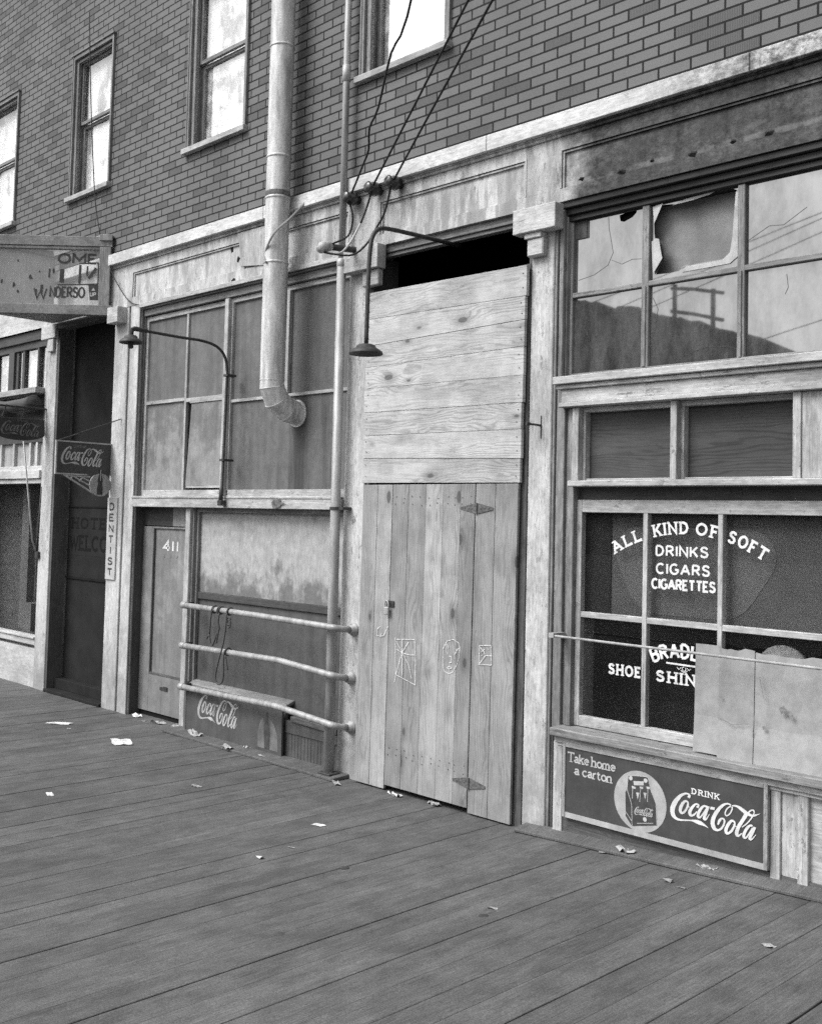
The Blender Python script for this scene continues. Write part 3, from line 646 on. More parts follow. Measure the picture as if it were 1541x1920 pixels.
mu = MB(); mu.box(-8.405, -8.345, .035, .12, 2.30, 4.205); mu.box(-8.344, -8.325, .075, .12, 2.30, 4.205)
obj('mullion', mu, 'trimwhite', o, .003)
obj('mullion', MB().box(-7.51, -7.455, .07, .12, 3.225, 4.165), 'trimwhite', o, .003)
obj('glazing_bar', MB().box(-9.127, -9.093, .083, .12, 2.357, 4.155).box(-9.845, -9.127, .083, .12, 3.262, 3.297).box(-9.093, -8.405, .083, .12, 3.245, 3.285).box(-8.325, -7.51, .083, .12, 3.195, 3.223).box(-7.50, -6.64, .083, .12, 3.195, 3.223), 'trimwhite', o, .002)
def pnl(name, mat, x0, x1, z0, z1, y, par, tone=1.0): return obj(name, bx(x0, x1, y, y + .012, z0, z1, tone), mat, par)
pnl('boarded_pane', 'plywood', -9.845, -9.128, 3.297, 4.155, .105, o, 1.0); pnl('boarded_pane', 'plywood', -9.092, -8.406, 3.285, 4.155, .105, o, 1.05)
pnl('frosted_pane', 'frost', -9.845, -9.128, 2.357, 3.262, .105, o, 1.0)
pnl('boarded_pane', 'plywood', -8.325, -7.51, 3.223, 4.165, .108, o, .98); pnl('boarded_pane', 'plywood', -7.455, -6.64, 3.223, 4.165, .108, o, .86)
pnl('boarded_pane', 'plywood', -8.325, -7.452, 2.357, 3.195, .105, o, .98); pnl('boarded_pane', 'plystain', -7.449, -6.64, 2.357, 3.195, .102, o, 1.0)
# the slipped pane leans away from its bar and leaves a dark wedge
tilt = MB().box(-9.0, -8.41, 0, .006, 2.40, 3.23, .95, fn=lambda x, y, z: (x - (z - 3.23) * -.06 if x < -8.7 else x, .09 + y + (3.23 - z) * -.012, z))
sp = obj('slipped_pane', tilt, 'frost', o); sp['label'] = 'slipped stained pane leaning at an angle'
obj('slipped_pane_frame', MB().box(-9.035, -8.41, .075, .1, 2.375, 2.398).box(-9.02, -8.41, .08, .1, 3.232, 3.245), 'trimwhite', o)
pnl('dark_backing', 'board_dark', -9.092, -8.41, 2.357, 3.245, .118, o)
rail = obj('transom_rail', MB().box(-9.895, L1, -.022, .12, 2.178, 2.285).box(-9.895, L1, -.03, .0, 2.268, 2.29), 'trimwhite', B, .004)
rs = MB(); rr = random.Random(2)
for cx_, r_ in ((-7.42, .10), (-7.36, .07), (-7.30, .05), (-7.47, .05)):
    rs.quad([(cx_ + r_ * rr.uniform(.5, 1.2) * cos(a), -.0315, 2.225 + .055 * rr.uniform(.5, 1.0) * sin(a)) for a in [2 * pi * i / 11 for i in range(11)]]); break
obj('rust_stain', rs, 'rust', rail)
# door 411
post = obj('door_post', bx(-8.935, -8.855, .02, .15, .02, 2.178), 'trimwhite', B, .004)
obj('door_reveal', bx(-9.91, -9.897, .03, .26, -.02, 2.178), 'brown', B)
dr = MB(); dr.box(-9.895, -9.70, .14, .18, .05, 1.975).box(-9.10, -8.936, .14, .18, .05, 1.975).box(-9.70, -9.10, .14, .18, .05, .44).box(-9.70, -9.10, .14, .18, 1.955, 1.975)
d = obj('shop_door', dr, 'doorp', B, .003)
obj('door_panel', bx(-9.70, -9.10, .162, .178, .44, 1.955), 'doorp', d)
obj('door_moulding', MB().box(-9.70, -9.685, .136, .162, .44, 1.955).box(-9.685, -9.10, .136, .162, .44, .458), 'darktrim', d)
obj('overdoor_panel', bx(-9.895, -9.355, .15, .17, 1.985, 2.178), 'brown', d); obj('overdoor_panel', bx(-9.354, -8.936, .148, .17, 1.985, 2.178, .8), 'poster', d)
obj('mail_slot', MB().box(-9.47, -9.36, .132, .14, .298, .33).box(-9.40, -9.33, .128, .134, .30, .34), 'iron', d)
obj('door_handle', MB().tube([(-9.02, .14, 1.16), (-9.015, .09, 1.15), (-9.0, .085, 1.10), (-8.995, .09, 1.06), (-8.99, .14, 1.05)], .009, 6), 'iron', d, smooth=True)
for ch, x_, w_ in (('4', -9.53, .11), ('1', -9.355, None), ('1', -9.27, None)): obj('house_number', text(MB(), ch, front(x_, 1.715, .1595), .125, w_, wd=.2, serif=False), 'letter', d)
nb = MB()
for k_, x_ in enumerate((-9.53, -9.41, -9.29)): nb.quad([(x_, .159, 1.655), (x_ + .03, .159, 1.655 + .006 * k_), (x_ + .02, .159, 1.685), (x_ + .004, .159, 1.68)])
obj('small_lettering', nb, 'letgrey', d)
obj('door_gap', MB().box(-9.89, -8.94, .16, .25, .0, .05), 'board_dark', d)
# panel beside the door
pn = obj('shop_panel', bx(-8.853, L1, .12, .135, 1.352, 2.178), 'poster', B); pn['label'] = 'pale mildewed board covering the shop window'
obj('panel_bead', MB().box(-8.855, -8.83, .05, .12, .47, 2.178).box(-8.83, -8.80, .085, .12, .47, 2.178), 'trim', pn, .002)
obj('panel_batten', MB().box(-8.80, L1, .10, .135, 1.285, 1.35), 'brown', pn, .003)
obj('lower_panel', bx(-8.80, L1, .122, .135, .30, 1.284), 'lower', pn)
obj('shadow_board', bx(-8.80, L1, .07, .118, 2.135, 2.177), 'trim', pn)
sh = MB(); sh.box(-8.80, -7.28, .022, .118, .43, .462, fn=lambda x, y, z: (x, y, z + (.035 if y > .05 else 0)))
lg = obj('window_ledge', sh, 'trim', B, .004); obj('ledge_lip', bx(-8.80, -7.28, .018, .03, .405, .429), 'trim', lg)
obj('window_ledge', MB().box(-7.185, L1, -.005, .118, .34, .385, fn=lambda x, y, z: (x, y, z - (x + 7.2) * .03)), 'darktrim', B, .003)
bs = MB(); bs.box(-7.27, L1, .008, .05, .235, .338)
for i in range(16): bs.box(-7.27 + i * .043, -7.27 + i * .043 + .040, .02, .05, .0, .234)
obj('beadboard_base', bs, 'lower', B, .002)
obj('base_board', bx(-8.85, -7.28, .02, .05, .0, .44), 'lower', B)
obj('sill_plank', MB().box(-8.9, -6.42, -.19, .02, .0, .022, fn=lambda x, y, z: (x, y, z + (.012 if y > 0 and z > .01 else 0))), 'floor', B, .004)

# ---- doorway to the upstairs
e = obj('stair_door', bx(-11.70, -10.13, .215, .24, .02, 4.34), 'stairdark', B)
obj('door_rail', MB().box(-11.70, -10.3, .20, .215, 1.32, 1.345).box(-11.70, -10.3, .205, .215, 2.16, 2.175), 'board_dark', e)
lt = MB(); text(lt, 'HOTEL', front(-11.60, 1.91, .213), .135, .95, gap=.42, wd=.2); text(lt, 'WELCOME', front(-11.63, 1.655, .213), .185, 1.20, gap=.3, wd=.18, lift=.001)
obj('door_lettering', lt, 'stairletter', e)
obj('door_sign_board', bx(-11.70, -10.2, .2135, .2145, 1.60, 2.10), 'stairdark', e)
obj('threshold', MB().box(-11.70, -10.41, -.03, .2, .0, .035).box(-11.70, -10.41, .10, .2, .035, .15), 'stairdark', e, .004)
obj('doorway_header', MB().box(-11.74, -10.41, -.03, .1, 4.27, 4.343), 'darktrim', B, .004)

# ---- boarded-up shop entrance
hb = obj('entrance_header', MB().box(-6.333, -4.657, .03, .09, 4.285, 4.343).box(-6.333, -4.657, .05, .11, 4.255, 4.283), 'trim', B, .003)
obj('entrance_jamb', MB().box(-6.333, -6.30, .02, .3, .0, 4.28).box(-4.77, -4.657, -.006, .3, .0, 3.95).box(-4.69, -4.657, .02, .3, 3.95, 4.28), 'darktrim', B)
hz_l = [3.952, 3.733, 3.514, 3.339, 3.165, 2.968, 2.781, 2.598, 2.398]; hz_r = [3.932, 3.712, 3.543, 3.353, 3.148, 2.956, 2.767, 2.560, 2.388]
mb = MB(); rr = random.Random(8)
for i in range(8):
    xa, xb = -6.30 + rr.uniform(-.006, .006), -4.66 + (-.03 * i / 8) + rr.uniform(-.004, .004); g_ = .0025; yy = rr.uniform(-.004, .002)
    tn = (1.0, 1.03, .95, 1.0, 1.05, 1.0, 1.06, .97)[i]
    k = len(mb.v)
    for y_ in (-.05 + yy, -.022): mb.v += [(xa, y_, hz_l[i + 1] + g_), (xb, y_, hz_r[i + 1] + g_), (xb, y_, hz_r[i]), (xa, y_, hz_l[i])]
    for f in ((0, 1, 2, 3), (7, 6, 5, 4), (1, 0, 4, 5), (2, 1, 5, 6), (3, 2, 6, 7), (0, 3, 7, 4)): mb.f.append(tuple(k + q for q in f)); mb.t.append(tn)
pi_ = obj('plank_infill', mb, 'plank_x', B, .0015)
def vboards(name, edges, tones, z0=.012, y=-.046):
    m_ = MB(); q = random.Random(len(edges))
    for (a, b), tn in zip(zip(edges, edges[1:]), tones):
        yy = q.uniform(-.003, .002)
        m_.box(a + .0012, b - .0012, y + yy, -.022, z0, 2.384, tn, fn=lambda x, yv, z: (x - (2.39 - z) * .009, yv, z + fz(x)))
    return m_
obj('fixed_planks', vboards('l', [-6.29, -6.12, -5.953], [.92, 1.04]), 'plank_z', B, .0015)
pd = obj('plank_door', vboards('d', [-5.949, -5.775, -5.588, -5.41, -5.235, -5.093], [.72, .78, 1.06, .97, .73], .045, -.048), 'plank_z', B, .0015)
obj('fixed_planks', vboards('r', [-5.089, -4.905, -4.70], [.76, .80]), 'plank_z', B, .0015)
nail0 = None
def nail(par, x, y, z):
    global nail0
    if nail0 is None: nail0 = MB().lathe([(0, -.0012), (.0035, -.001), (.0048, 0)], (0, 0, 0), 'Y', 8); me_ = bpy.data.meshes.new('nail'); me_.from_pydata(nail0.v, [], nail0.f); me_.materials.append(M['iron']); nail0 = bpy.data.objects.new('nail', me_); sc.collection.objects.link(nail0); nail0.parent = par; nail0.location = Vector((x, y, z)) - BASE[par.name]; return
    c = nail0.copy(); sc.collection.objects.link(c); c.parent = par; c.location = Vector((x, y, z)) - BASE[par.name]
rr = random.Random(12)
def strap_hinge(x, z):
    m_ = MB()
    for sg in (-1, 1):
        m_.prism([(x + sg * .012, z - .038), (x + sg * .155, z - .008), (x + sg * .155, z + .008), (x + sg * .012, z + .038)], lambda u, v, d_: (u, -.0505 - d_, v), .004)
        for q in (.04, .075, .115): m_.lathe([(.006, 0), (.004, -.004), (0, -.005)], (x + sg * q, -.0545, z), 'Y', 8)
    m_.tube([(x, -.056, z - .04), (x, -.056, z + .04)], .009, 8)
    return obj('strap_hinge', m_, 'hinge', pd)
for i, x_ in enumerate((-5.86, -5.68, -5.50, -5.32, -5.165)):
    for z_ in (2.285, 2.235, .335, .285):
        for s_ in (-.045, .04): nail(pd, x_ + s_ + rr.uniform(-.012, .012) - (2.39 - z_) * .009, -.0515, z_ + rr.uniform(-.012, .012))
strap_hinge(-5.075, 2.205); strap_hinge(-5.10, .225)
for i in range(8):
    for s_ in (.28, .74):
        zl = hz_l[i + 1] + (hz_l[i] - hz_l[i + 1]) * s_; zr = hz_r[i + 1] + (hz_r[i] - hz_r[i + 1]) * s_
        nail(pi_, -6.265 + rr.uniform(-.008, .008), -.0555, zl); nail(pi_, -4.695 - .03 * i / 8 + rr.uniform(-.008, .008), -.0555, zr)
obj('hasp', MB().box(-5.985, -5.90, -.056, -.05, 1.425, 1.475), 'iron', pd, .002)
CH = [[(-6.052, 1.263), (-6.083, 1.241), (-6.087, 1.19), (-6.049, 1.186), (-6.03, 1.224), (-6.039, 1.187), (-6.008, 1.197), (-5.963, 1.271)],
 [(-5.877, 1.192), (-5.864, .909), (-5.876, .85)], [(-5.862, 1.182), (-5.67, 1.198), (-5.656, 1.075), (-5.651, .856), (-5.864, .909)], [(-5.802, 1.182), (-5.793, .91)],
 [(-5.866, 1.167), (-5.799, 1.088), (-5.723, .997), (-5.692, .901)], [(-5.734, 1.173), (-5.799, 1.088), (-5.862, .909)], [(-5.864, 1.106), (-5.799, 1.085), (-5.726, 1.076), (-5.668, 1.081)],
 [(-5.37, 1.169), (-5.334, 1.22), (-5.274, 1.237), (-5.223, 1.218), (-5.209, 1.185), (-5.216, 1.11), (-5.237, 1.053), (-5.272, 1.001), (-5.308, .983), (-5.351, .992), (-5.372, 1.024), (-5.375, 1.106), (-5.37, 1.169)],
 [(-5.348, 1.205), (-5.344, 1.158), (-5.327, 1.122), (-5.324, 1.18), (-5.348, 1.205)], [(-5.209, 1.185), (-5.24, 1.168), (-5.257, 1.129), (-5.231, 1.163), (-5.209, 1.185)],
 [(-5.317, 1.112), (-5.294, 1.111), (-5.29, 1.067), (-5.313, 1.065)], [(-5.333, 1.025), (-5.305, 1.038), (-5.284, 1.027), (-5.309, 1.016), (-5.333, 1.025)],
 [(-5.02, 1.225), (-5.024, 1.084), (-4.909, 1.092), (-4.913, 1.231), (-5.02, 1.22)], [(-5.022, 1.086), (-4.963, 1.154), (-4.912, 1.157)], [(-4.963, 1.154), (-4.981, 1.182), (-5.012, 1.206)],
 [(-5.007, 1.173), (-4.973, 1.197)], [(-5.002, 1.147), (-4.993, 1.154)], [(-4.951, 1.212), (-4.938, 1.197)]]
for a_, b_ in ((0, 1), (1, 7), (7, 12), (12, 18)):
    cb = MB()
    for i, ln in enumerate(CH[a_:b_]): ribbon(cb, ln, .0045, front(0, 0, -.0535), .0001 * i)
    obj('chalk_drawing', cb, 'chalk', pd)

# ---- right shop bay
R0, R1 = -4.46, -2.28
cs = MB(); cs.box(R0, R0 + .022, .012, .3, -.02, 4.30).box(R0 + .022, R0 + .032, .03, .3, -.02, 4.30).box(R0 + .032, R0 + .065, .02, .3, 2.9, 4.30).box(R0 + .065, R0 + .075, .05, .3, 3.1, 4.25)
cs.box(R0 + .032, R0 + .10, .018, .3, .70, 3.05).box(R0 + .10, R0 + .125, .045, .3, .75, 2.90).box(R0 + .125, R0 + .174, .03, .3, .75, 2.90)
obj('bay_casing', cs, 'trim', B, .004)
hd = obj('bay_header', MB().box(R0 + .03, R1, .015, .3, 4.30, 4.343).box(R0 + .05, R1, .045, .3, 4.255, 4.298).box(R0 + .07, R1, .07, .3, 4.215, 4.253), 'char', B, .004)
us = MB(); us.box(-4.388, -4.362, .085, .13, 3.13, 4.215).box(-3.81, -3.758, .08, .13, 3.135, 4.215).box(-3.14, -3.092, .08, .13, 3.135, 4.215)
us.box(-4.362, R1, .082, .13, 3.675, 3.71).box(-4.362, R1, .075, .13, 3.112, 3.145).box(-3.795, -3.773, .07, .08, 3.145, 3.68).box(-3.125, -3.107, .07, .08, 3.145, 3.68)
tw = obj('upper_shop_window', us, 'trim', B, .004)
cols = [(-4.362, -3.81), (-3.758, -3.14), (-3.092, R1)]
for a, b in cols: obj('pane', bx(a, b, .108, .112, 3.145, 3.675), 'sooty', tw)
obj('pane', bx(cols[2][0], cols[2][1], .108, .112, 3.71, 4.215), 'sooty', tw)
import bmesh
def holed(x0, x1, z0, z1, hole, y):
    """a flat sheet with one ragged opening"""
    out = [(x0, z0), (x1, z0), (x1, z1), (x0, z1)]; bm = bmesh.new()
    def loop(pts):
        vs = [bm.verts.new((u, y, v)) for u, v in pts]
        return [bm.edges.new((vs[i], vs[(i + 1) % len(vs)])) for i in range(len(vs))]
    es = loop(out) + loop(hole); bmesh.ops.triangle_fill(bm, edges=es, use_beauty=True)
    m_ = MB(); bm.verts.index_update(); m_.v = [tuple(v.co) for v in bm.verts]
    for f in bm.faces: m_.f.append(tuple(v.index for v in f.verts)); m_.t.append(1.0)
    bm.free(); return m_
H1 = [(-4.004, 4.196), (-3.95, 4.206), (-3.87, 4.205), (-3.872, 4.19), (-3.902, 4.165), (-3.965, 4.145), (-3.995, 4.155)]
p_a = obj('pane', holed(-4.362, -3.81, 3.71, 4.215, H1, .108), 'sooty', tw); p_a['label'] = 'cracked sooty pane with a small hole at the top'
H2 = [(-3.70, 4.205), (-3.58, 4.19), (-3.511, 4.197), (-3.42, 4.20), (-3.347, 4.209), (-3.28, 4.211), (-3.235, 4.2105), (-3.19, 4.208), (-3.155, 4.19), (-3.16, 4.11), (-3.170, 4.02), (-3.178, 3.92), (-3.184, 3.839), (-3.205, 3.80), (-3.230, 3.782), (-3.28, 3.776), (-3.341, 3.776), (-3.43, 3.778), (-3.505, 3.779), (-3.53, 3.772), (-3.555, 3.748), (-3.63, 3.745), (-3.72, 3.75), (-3.69, 3.80), (-3.655, 3.841), (-3.665, 3.9), (-3.674, 3.968), (-3.728, 3.975), (-3.735, 4.03), (-3.738, 4.089)]
p_b = obj('pane', holed(-3.758, -3.14, 3.71, 4.215, H2, .108), 'sooty', tw); p_b['label'] = 'smashed pane with a ragged hole'
obj('inner_board', bx(-4.38, R1, .19, .2, 3.1, 4.25), 'inner', tw)
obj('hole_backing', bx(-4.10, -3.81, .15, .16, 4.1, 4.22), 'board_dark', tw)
tp = MB(); tp.prism([(-3.745, 4.20), (-3.665, 4.207), (-3.73, 4.09)], lambda u, v, d_: (u, .100 - d_ - (u + 3.745) * .1, v), .002)
tp.prism([(-3.75, 3.97), (-3.715, 3.985), (-3.685, 3.975), (-3.67, 3.9), (-3.655, 3.841), (-3.70, 3.79), (-3.735, 3.755)], lambda u, v, d_: (u, .100 - d_ - (u + 3.75) * .25, v), .002)
tp.prism([(-3.51, 4.205), (-3.35, 4.212), (-3.30, 4.213), (-3.34, 4.20), (-3.45, 4.188), (-3.60, 4.183)], lambda u, v, d_: (u, .1005 - d_, v), .002)
tp.prism([(-3.142, 4.20), (-3.165, 4.18), (-3.185, 3.90), (-3.20, 3.81), (-3.25, 3.77), (-3.50, 3.77), (-3.53, 3.735), (-3.20, 3.74), (-3.142, 3.78)], lambda u, v, d_: (u, .103 - d_, v), .0015)
obj('torn_paper', tp, 'letdim', tw)
obj('patch', bx(-4.36, -4.265, .1035, .1065, 4.09, 4.214), 'brown', tw)
ck = MB()
for ln in ([(-4.09, 4.2), (-4.085, 4.12), (-4.07, 4.05)], [(-4.07, 4.05), (-4.05, 3.95), (-4.09, 3.87), (-4.20, 3.82), (-4.33, 3.80)], [(-4.29, 3.50), (-4.23, 3.38), (-4.19, 3.22)], [(-4.06, 3.9), (-3.98, 3.86), (-3.9, 3.88), (-3.815, 3.87)], [(-3.09, 3.86), (-2.95, 3.93), (-2.86, 3.92), (-2.72, 4.0)], [(-3.74, 3.60), (-3.70, 3.52), (-3.72, 3.42)], [(-2.84, 3.62), (-2.83, 3.54), (-2.85, 3.5)], [(-3.58, 3.15), (-3.50, 3.20), (-3.35, 3.235), (-3.2, 3.225), (-3.145, 3.20)]): ribbon(ck, ln, .0028, front(0, 0, .1065), 0)
obj('glass_crack', ck, 'iron', tw)
lb = obj('window_ledge', MB().box(R0 + .05, R1, -.062, .13, 3.06, 3.112).box(R0 + .06, R1, -.035, .13, 3.028, 3.058), 'trimwhite', B, .004)
obj('apron_board', MB().box(R0 + .09, R1, -.012, .13, 2.935, 3.027).box(R0 + .085, R1, -.04, .13, 2.903, 2.934), 'trimwhite', lb, .004)
mf = MB(); mf.box(-4.285, -4.232, -.002, .13, 2.402, 2.901).box(-3.537, -3.492, -.002, .13, 2.402, 2.901).box(-2.748, -2.70, -.002, .13, 2.402, 2.901)
for a, b in ((-4.232, -3.537), (-3.492, -2.748)): mf.box(a, a + .022, .05, .13, 2.402, 2.87).box(a, b, .05, .13, 2.868, 2.901).box(a, b, .06, .13, 2.402, 2.418)
mf.box(-2.70, R1, .01, .13, 2.402, 2.901)
md = obj('middle_panel_frame', mf, 'trimwhite', B, .003)
pnl('veneer_panel', 'vene', -4.23, -3.537, 2.404, 2.868, .105, md, 1.0); pnl('veneer_panel', 'vene', -3.49, -2.748, 2.404, 2.868, .105, md, .85)
obj('panel_rail', MB().box(R0 + .165, R1, -.032, .13, 2.362, 2.401), 'trimwhite', B, .004)
obj('recess_board', bx(-4.30, R1, .10, .13, 2.275, 2.361), 'brown', B)  # dark colour stands in for the shadow under the panel rail
lw = MB(); lw.box(-4.285, -4.243, .07, .12, .755, 2.275).box(-4.243, R1, .07, .12, 2.19, 2.275).box(-4.243, R1, .07, .12, .755, .825)
lw.box(-3.768, -3.735, .072, .12, .825, 2.19).box(-3.245, -3.213, .072, .12, .825, 2.19).box(-4.243, -3.768, .074, .12, 1.482, 1.52).box(-3.735, -3.245, .074, .12, 1.482, 1.52).box(-3.213, R1, .074, .12, 1.482, 1.52)
sw = obj('shop_window', lw, 'trimwhite', B, .003)
wc = [(-4.243, -3.768), (-3.735, -3.245), (-3.213, R1)]
for a, b in wc:
    for z0, z1 in ((.825, 1.482), (1.52, 2.19)): obj('pane', bx(a, b, .094, .097, z0, z1), 'clear', sw)
obj('window_backdrop', MB().box(-4.285, R1, .62, .63, .6, 1.5).box(-4.30, -4.29, .2, .62, .6, 1.5), 'void', sw)  # near-black sheets: darkness of the shop inside put into colour
obj('window_curtain', MB().box(-4.26, R1, .16, .165, 1.49, 2.2), 'curtain', sw)
obj('curtain_panel', MB().prism(arc(-3.86, 1.93, .165, .17, 90, 215, 8) + arc(-3.70, 1.80, .26, .26, 215, 270, 6) + arc(-3.28, 1.80, .26, .26, 270, 325, 6) + arc(-3.08, 1.93, .165, .17, -35, 90, 8), lambda u, v, d_: (u, .1585 - d_, v), .001), 'curtain2', sw)
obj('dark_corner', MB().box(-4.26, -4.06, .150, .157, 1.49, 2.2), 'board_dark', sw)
obj('window_clutter', MB().prism([(-3.05, 1.30)] + arc(-2.86, 1.30, .15, .13, 180, 0, 10) + [(-2.71, 1.30)], lambda u, v, d_: (u, .13 + d_, v), .02), 'poster', sw)
R_, xc, zc = .976, -3.478, 2.062 - .976
def arcfn(R, xc, zc, y, s0):
    def f(u, v, l):
        a = (s0 + u) / R; return Vector((xc + (R + v) * sin(a), y - l, zc + (R + v) * cos(a)))
    return f
def word(s, fn, h_, w_, **k): obj('window_lettering', text(MB(), s, fn, h_, w_, **k), 'letter', sw)
for wrd, xa, xb in (('ALL', -3.985, -3.790), ('KIND', -3.690, -3.462), ('OF', -3.400, -3.262), ('SOFT', -3.190, -2.970)):
    s0 = R_ * math.asin((xa - xc) / R_); s1 = R_ * math.asin((xb - xc) / R_)
    word(wrd, arcfn(R_, xc, zc, .0925, s0), .080, s1 - s0, wd=.19, gap=.50)
word('DRINKS', front(-3.68, 1.917, .0925), .073, .357, wd=.18, serif=False); word('CIGARS', front(-3.677, 1.803, .0925), .073, .366, wd=.18, serif=False)
word('CIGARETTES', front(-3.708, 1.706, .0925), .072, .436, wd=.2, serif=False, gap=.27)
word('SHOE', front(-4.022, 1.125, .0925), .074, .236, wd=.21, gap=.46); word('SHIN', front(-3.665, 1.122, .0925), .074, .262, wd=.21, gap=.5)
s0 = .52 * math.asin((-3.685 + 3.475) / .52)
word('BRADL', arcfn(.52, -3.475, 1.282 - .52, .0925, s0), .098, .302, wd=.165, serif=False, gap=.30)
lt = MB()
ribbon(lt, [(-3.60, 1.248), (-3.38, 1.245)], .011, front(0, 0, .0925), 0)
for ln in (arc(-3.475, 1.222, .013, .013, 90, 400, 10), arc(-3.475, 1.222, .024, .020, 200, 340, 8), [(-3.525, 1.228), (-3.51, 1.216), (-3.495, 1.23)], [(-3.455, 1.23), (-3.44, 1.216), (-3.43, 1.228)]): ribbon(lt, ln, .004, front(0, 0, .0925), .0002)
obj('lettering_flourish', lt, 'letter', sw)
sl_ = obj('window_sill', MB().box(R0 + .09, R1, -.085, .12, .692, .752, fn=lambda x, y, z: (x, y, z - (.008 if y < 0 and z > .72 else 0))), 'trim', B, .005)
obj('sill_apron', MB().box(R0 + .10, R1, -.04, .12, .645, .69).box(R0 + .11, R1, -.02, .12, .62, .644), 'trimwhite', sl_, .004)
bp = MB(); bp.box(R0 + .075, R0 + .15, -.012, .12, .0, .643).box(R0 + .15, R1, .02, .12, .05, .62).box(-2.86, -2.80, -.012, .12, .10, .62).box(-2.80, -2.70, .004, .12, .10, .62).box(-2.70, -2.64, -.012, .12, .10, .643)
obj('stall_riser', bp, 'trimwhite', B, .004)
obj('shadow_gap_toe', bx(R0 + .09, R1, .0, .12, .02, .15), 'darktrim', B)  # painted dark to read as the shadow gap below the long sign
obj('sill_plank', MB().box(-4.62, R1 + .3, -.13, .018, .0, .022, fn=lambda x, y, z: (x, y, z + fz(x) + (.022 if y > 0 and z > .01 else 0))), 'floor', B, .005)
obj('stucco_wall', MB().box(R1 + .3, 6, .0, .25, .3, 4.343), 'graywall', B)

# ---- far left shopfront beyond the stair doorway
fs = MB(); fs.box(-30, -14.3, .0, .25, 0, 4.343); obj('far_wall', fs, 'graywall', B)
ff = MB(); ff.box(-14.3, -12.021, .03, .12, 4.22, 4.343).box(-14.3, -12.021, .06, .13, 4.13, 4.22)
for a, b, y_ in ((-13.15, -13.0, .05), (-13.0, -12.93, .08), (-12.80, -12.735, .07), (-12.37, -12.33, .06), (-12.035, -12.021, .06), (-13.6, -13.53, .07)): ff.box(a, b, y_, .13, 3.6, 4.13)
fw = obj('far_shop_window', ff, 'brown', B, .003)
obj('pane', bx(-14.3, -12.03, .10, .104, 3.6, 4.13), 'frosted_sky', fw); obj('sky_white_sheet', bx(-14.3, -12.03, .125, .13, 3.55, 4.15), 'skywhite', fw)  # same added white sheet, standing in for sky in the glass
obj('shop_frieze', bx(-14.3, -12.021, -.004, .10, 4.345, 4.80), 'whitewood', B)
fl = obj('far_shop_ledge', bx(-14.3, -12.021, -.12, .12, 3.53, 3.60), 'trimwhite', B, .004)
obj('recess_board', bx(-14.3, -12.021, .05, .12, 2.95, 3.53), 'brown', fl)
f2 = MB(); f2.box(-14.3, -12.021, .05, .12, 2.60, 2.66).box(-14.3, -12.021, -.03, .12, 2.50, 2.60).box(-14.3, -12.021, .0, .12, 2.44, 2.498)
for a in (-13.3, -12.93, -12.48, -12.30): f2.box(a, a + .05, .05, .12, 2.66, 2.95)
fb = obj('far_shop_band', f2, 'whitewood', B, .004); obj('boarded_pane', bx(-14.3, -12.03, .09, .1, 2.66, 2.95), 'poster', fb)
sb = obj('show_window', MB().box(-14.3, -12.021, .0, .12, .50, .575).box(-14.3, -12.021, -.02, .12, .575, .60), 'whitewood', B, .004)
obj('pane', bx(-14.3, -12.021, .06, .064, .60, 2.44), 'clear', sb); obj('show_window_back', bx(-14.3, -12.021, .5, .51, .3, 2.6), 'vene', sb)
obj('display_box', MB().box(-12.75, -12.55, .2, .35, .6, .95).box(-12.3, -12.05, .15, .3, .6, .85).box(-13.1, -12.9, .3, .4, .6, 2.4), 'lower', sb)
obj('tiled_base', MB().box(-14.3, -12.021, .01, .12, .0, .455), 'whitewood', B)

# ================================================================== THINGS ON THE FACADE
# ---- triangular glass sign over the stair doorway
A = Vector((-10.50, -.012)); dvx, dvy = -.691, -.7224; S1 = 1.82
Mq = thing('marquee_sign', 'broken triangular wooden box sign with flaking painted glass above the stair doorway', 'sign', (-11.2, -.5, 4.3))
def mf_(s, z, off=0.0): return (A.x + dvx * s + .7224 * off, A.y + dvy * s - .691 * off, z)   # off: towards the viewer's side
def mbox(mb, s0, s1, o0, o1, z0, z1, tone=1.0):
    if abs(s1 - s0) > .3: mb.hz.update(range(len(mb.f), len(mb.f) + 6))
    return mb.box(0, 1, 0, 1, 0, 1, tone, fn=lambda x, y, z: mf_(s0 + (s1 - s0) * x, z0 + (z1 - z0) * z, o0 + (o1 - o0) * (1 - y)))
mb = MB(); mbox(mb, 0.0, S1, -.04, .03, 5.055, 5.165); mbox(mb, -.02, S1, -.04, .045, 4.285, 4.395); mbox(mb, .02, S1, -.045, .02, 5.02, 5.052)
obj('sign_frame', mb, 'signwood', Mq, .004)
mb = MB(); mbox(mb, .015, .135, -.05, .035, 4.397, 5.05); mbox(mb, .0, .14, -.05, .05, 5.12, 5.19); obj('corner_post', mb, 'signwood', Mq, .004)
E1 = mf_(S1, 0); lx = -11.76
tri = [(A.x - .02, -.055), (lx, -.055), (E1[0] + .02, E1[1] + .05)]
obj('sign_floor', MB().prism([(a, b) for a, b in tri], lambda u, v, d_: (u, v, 4.345 + d_), .03), 'signwood', Mq)
obj('roof_beam', MB().box(-11.80, -11.70, E1[1] + .05, -.055, 5.13, 5.19).box(-11.70, -10.6, -.12, -.067, 5.13, 5.19), 'signwood', Mq)
mb = MB(); mb.box(-11.80, -11.765, E1[1] + .1, -.055, 4.376, 5.129); obj('end_panel', mb, 'whitewood', Mq)
gp = MB(); gp.quad([mf_(.135, 4.396, -.01), mf_(S1, 4.396, -.01), mf_(S1, 5.05, -.01), mf_(.135, 5.05, -.01)]); gl = obj('glass_face', gp, 'marq', Mq)
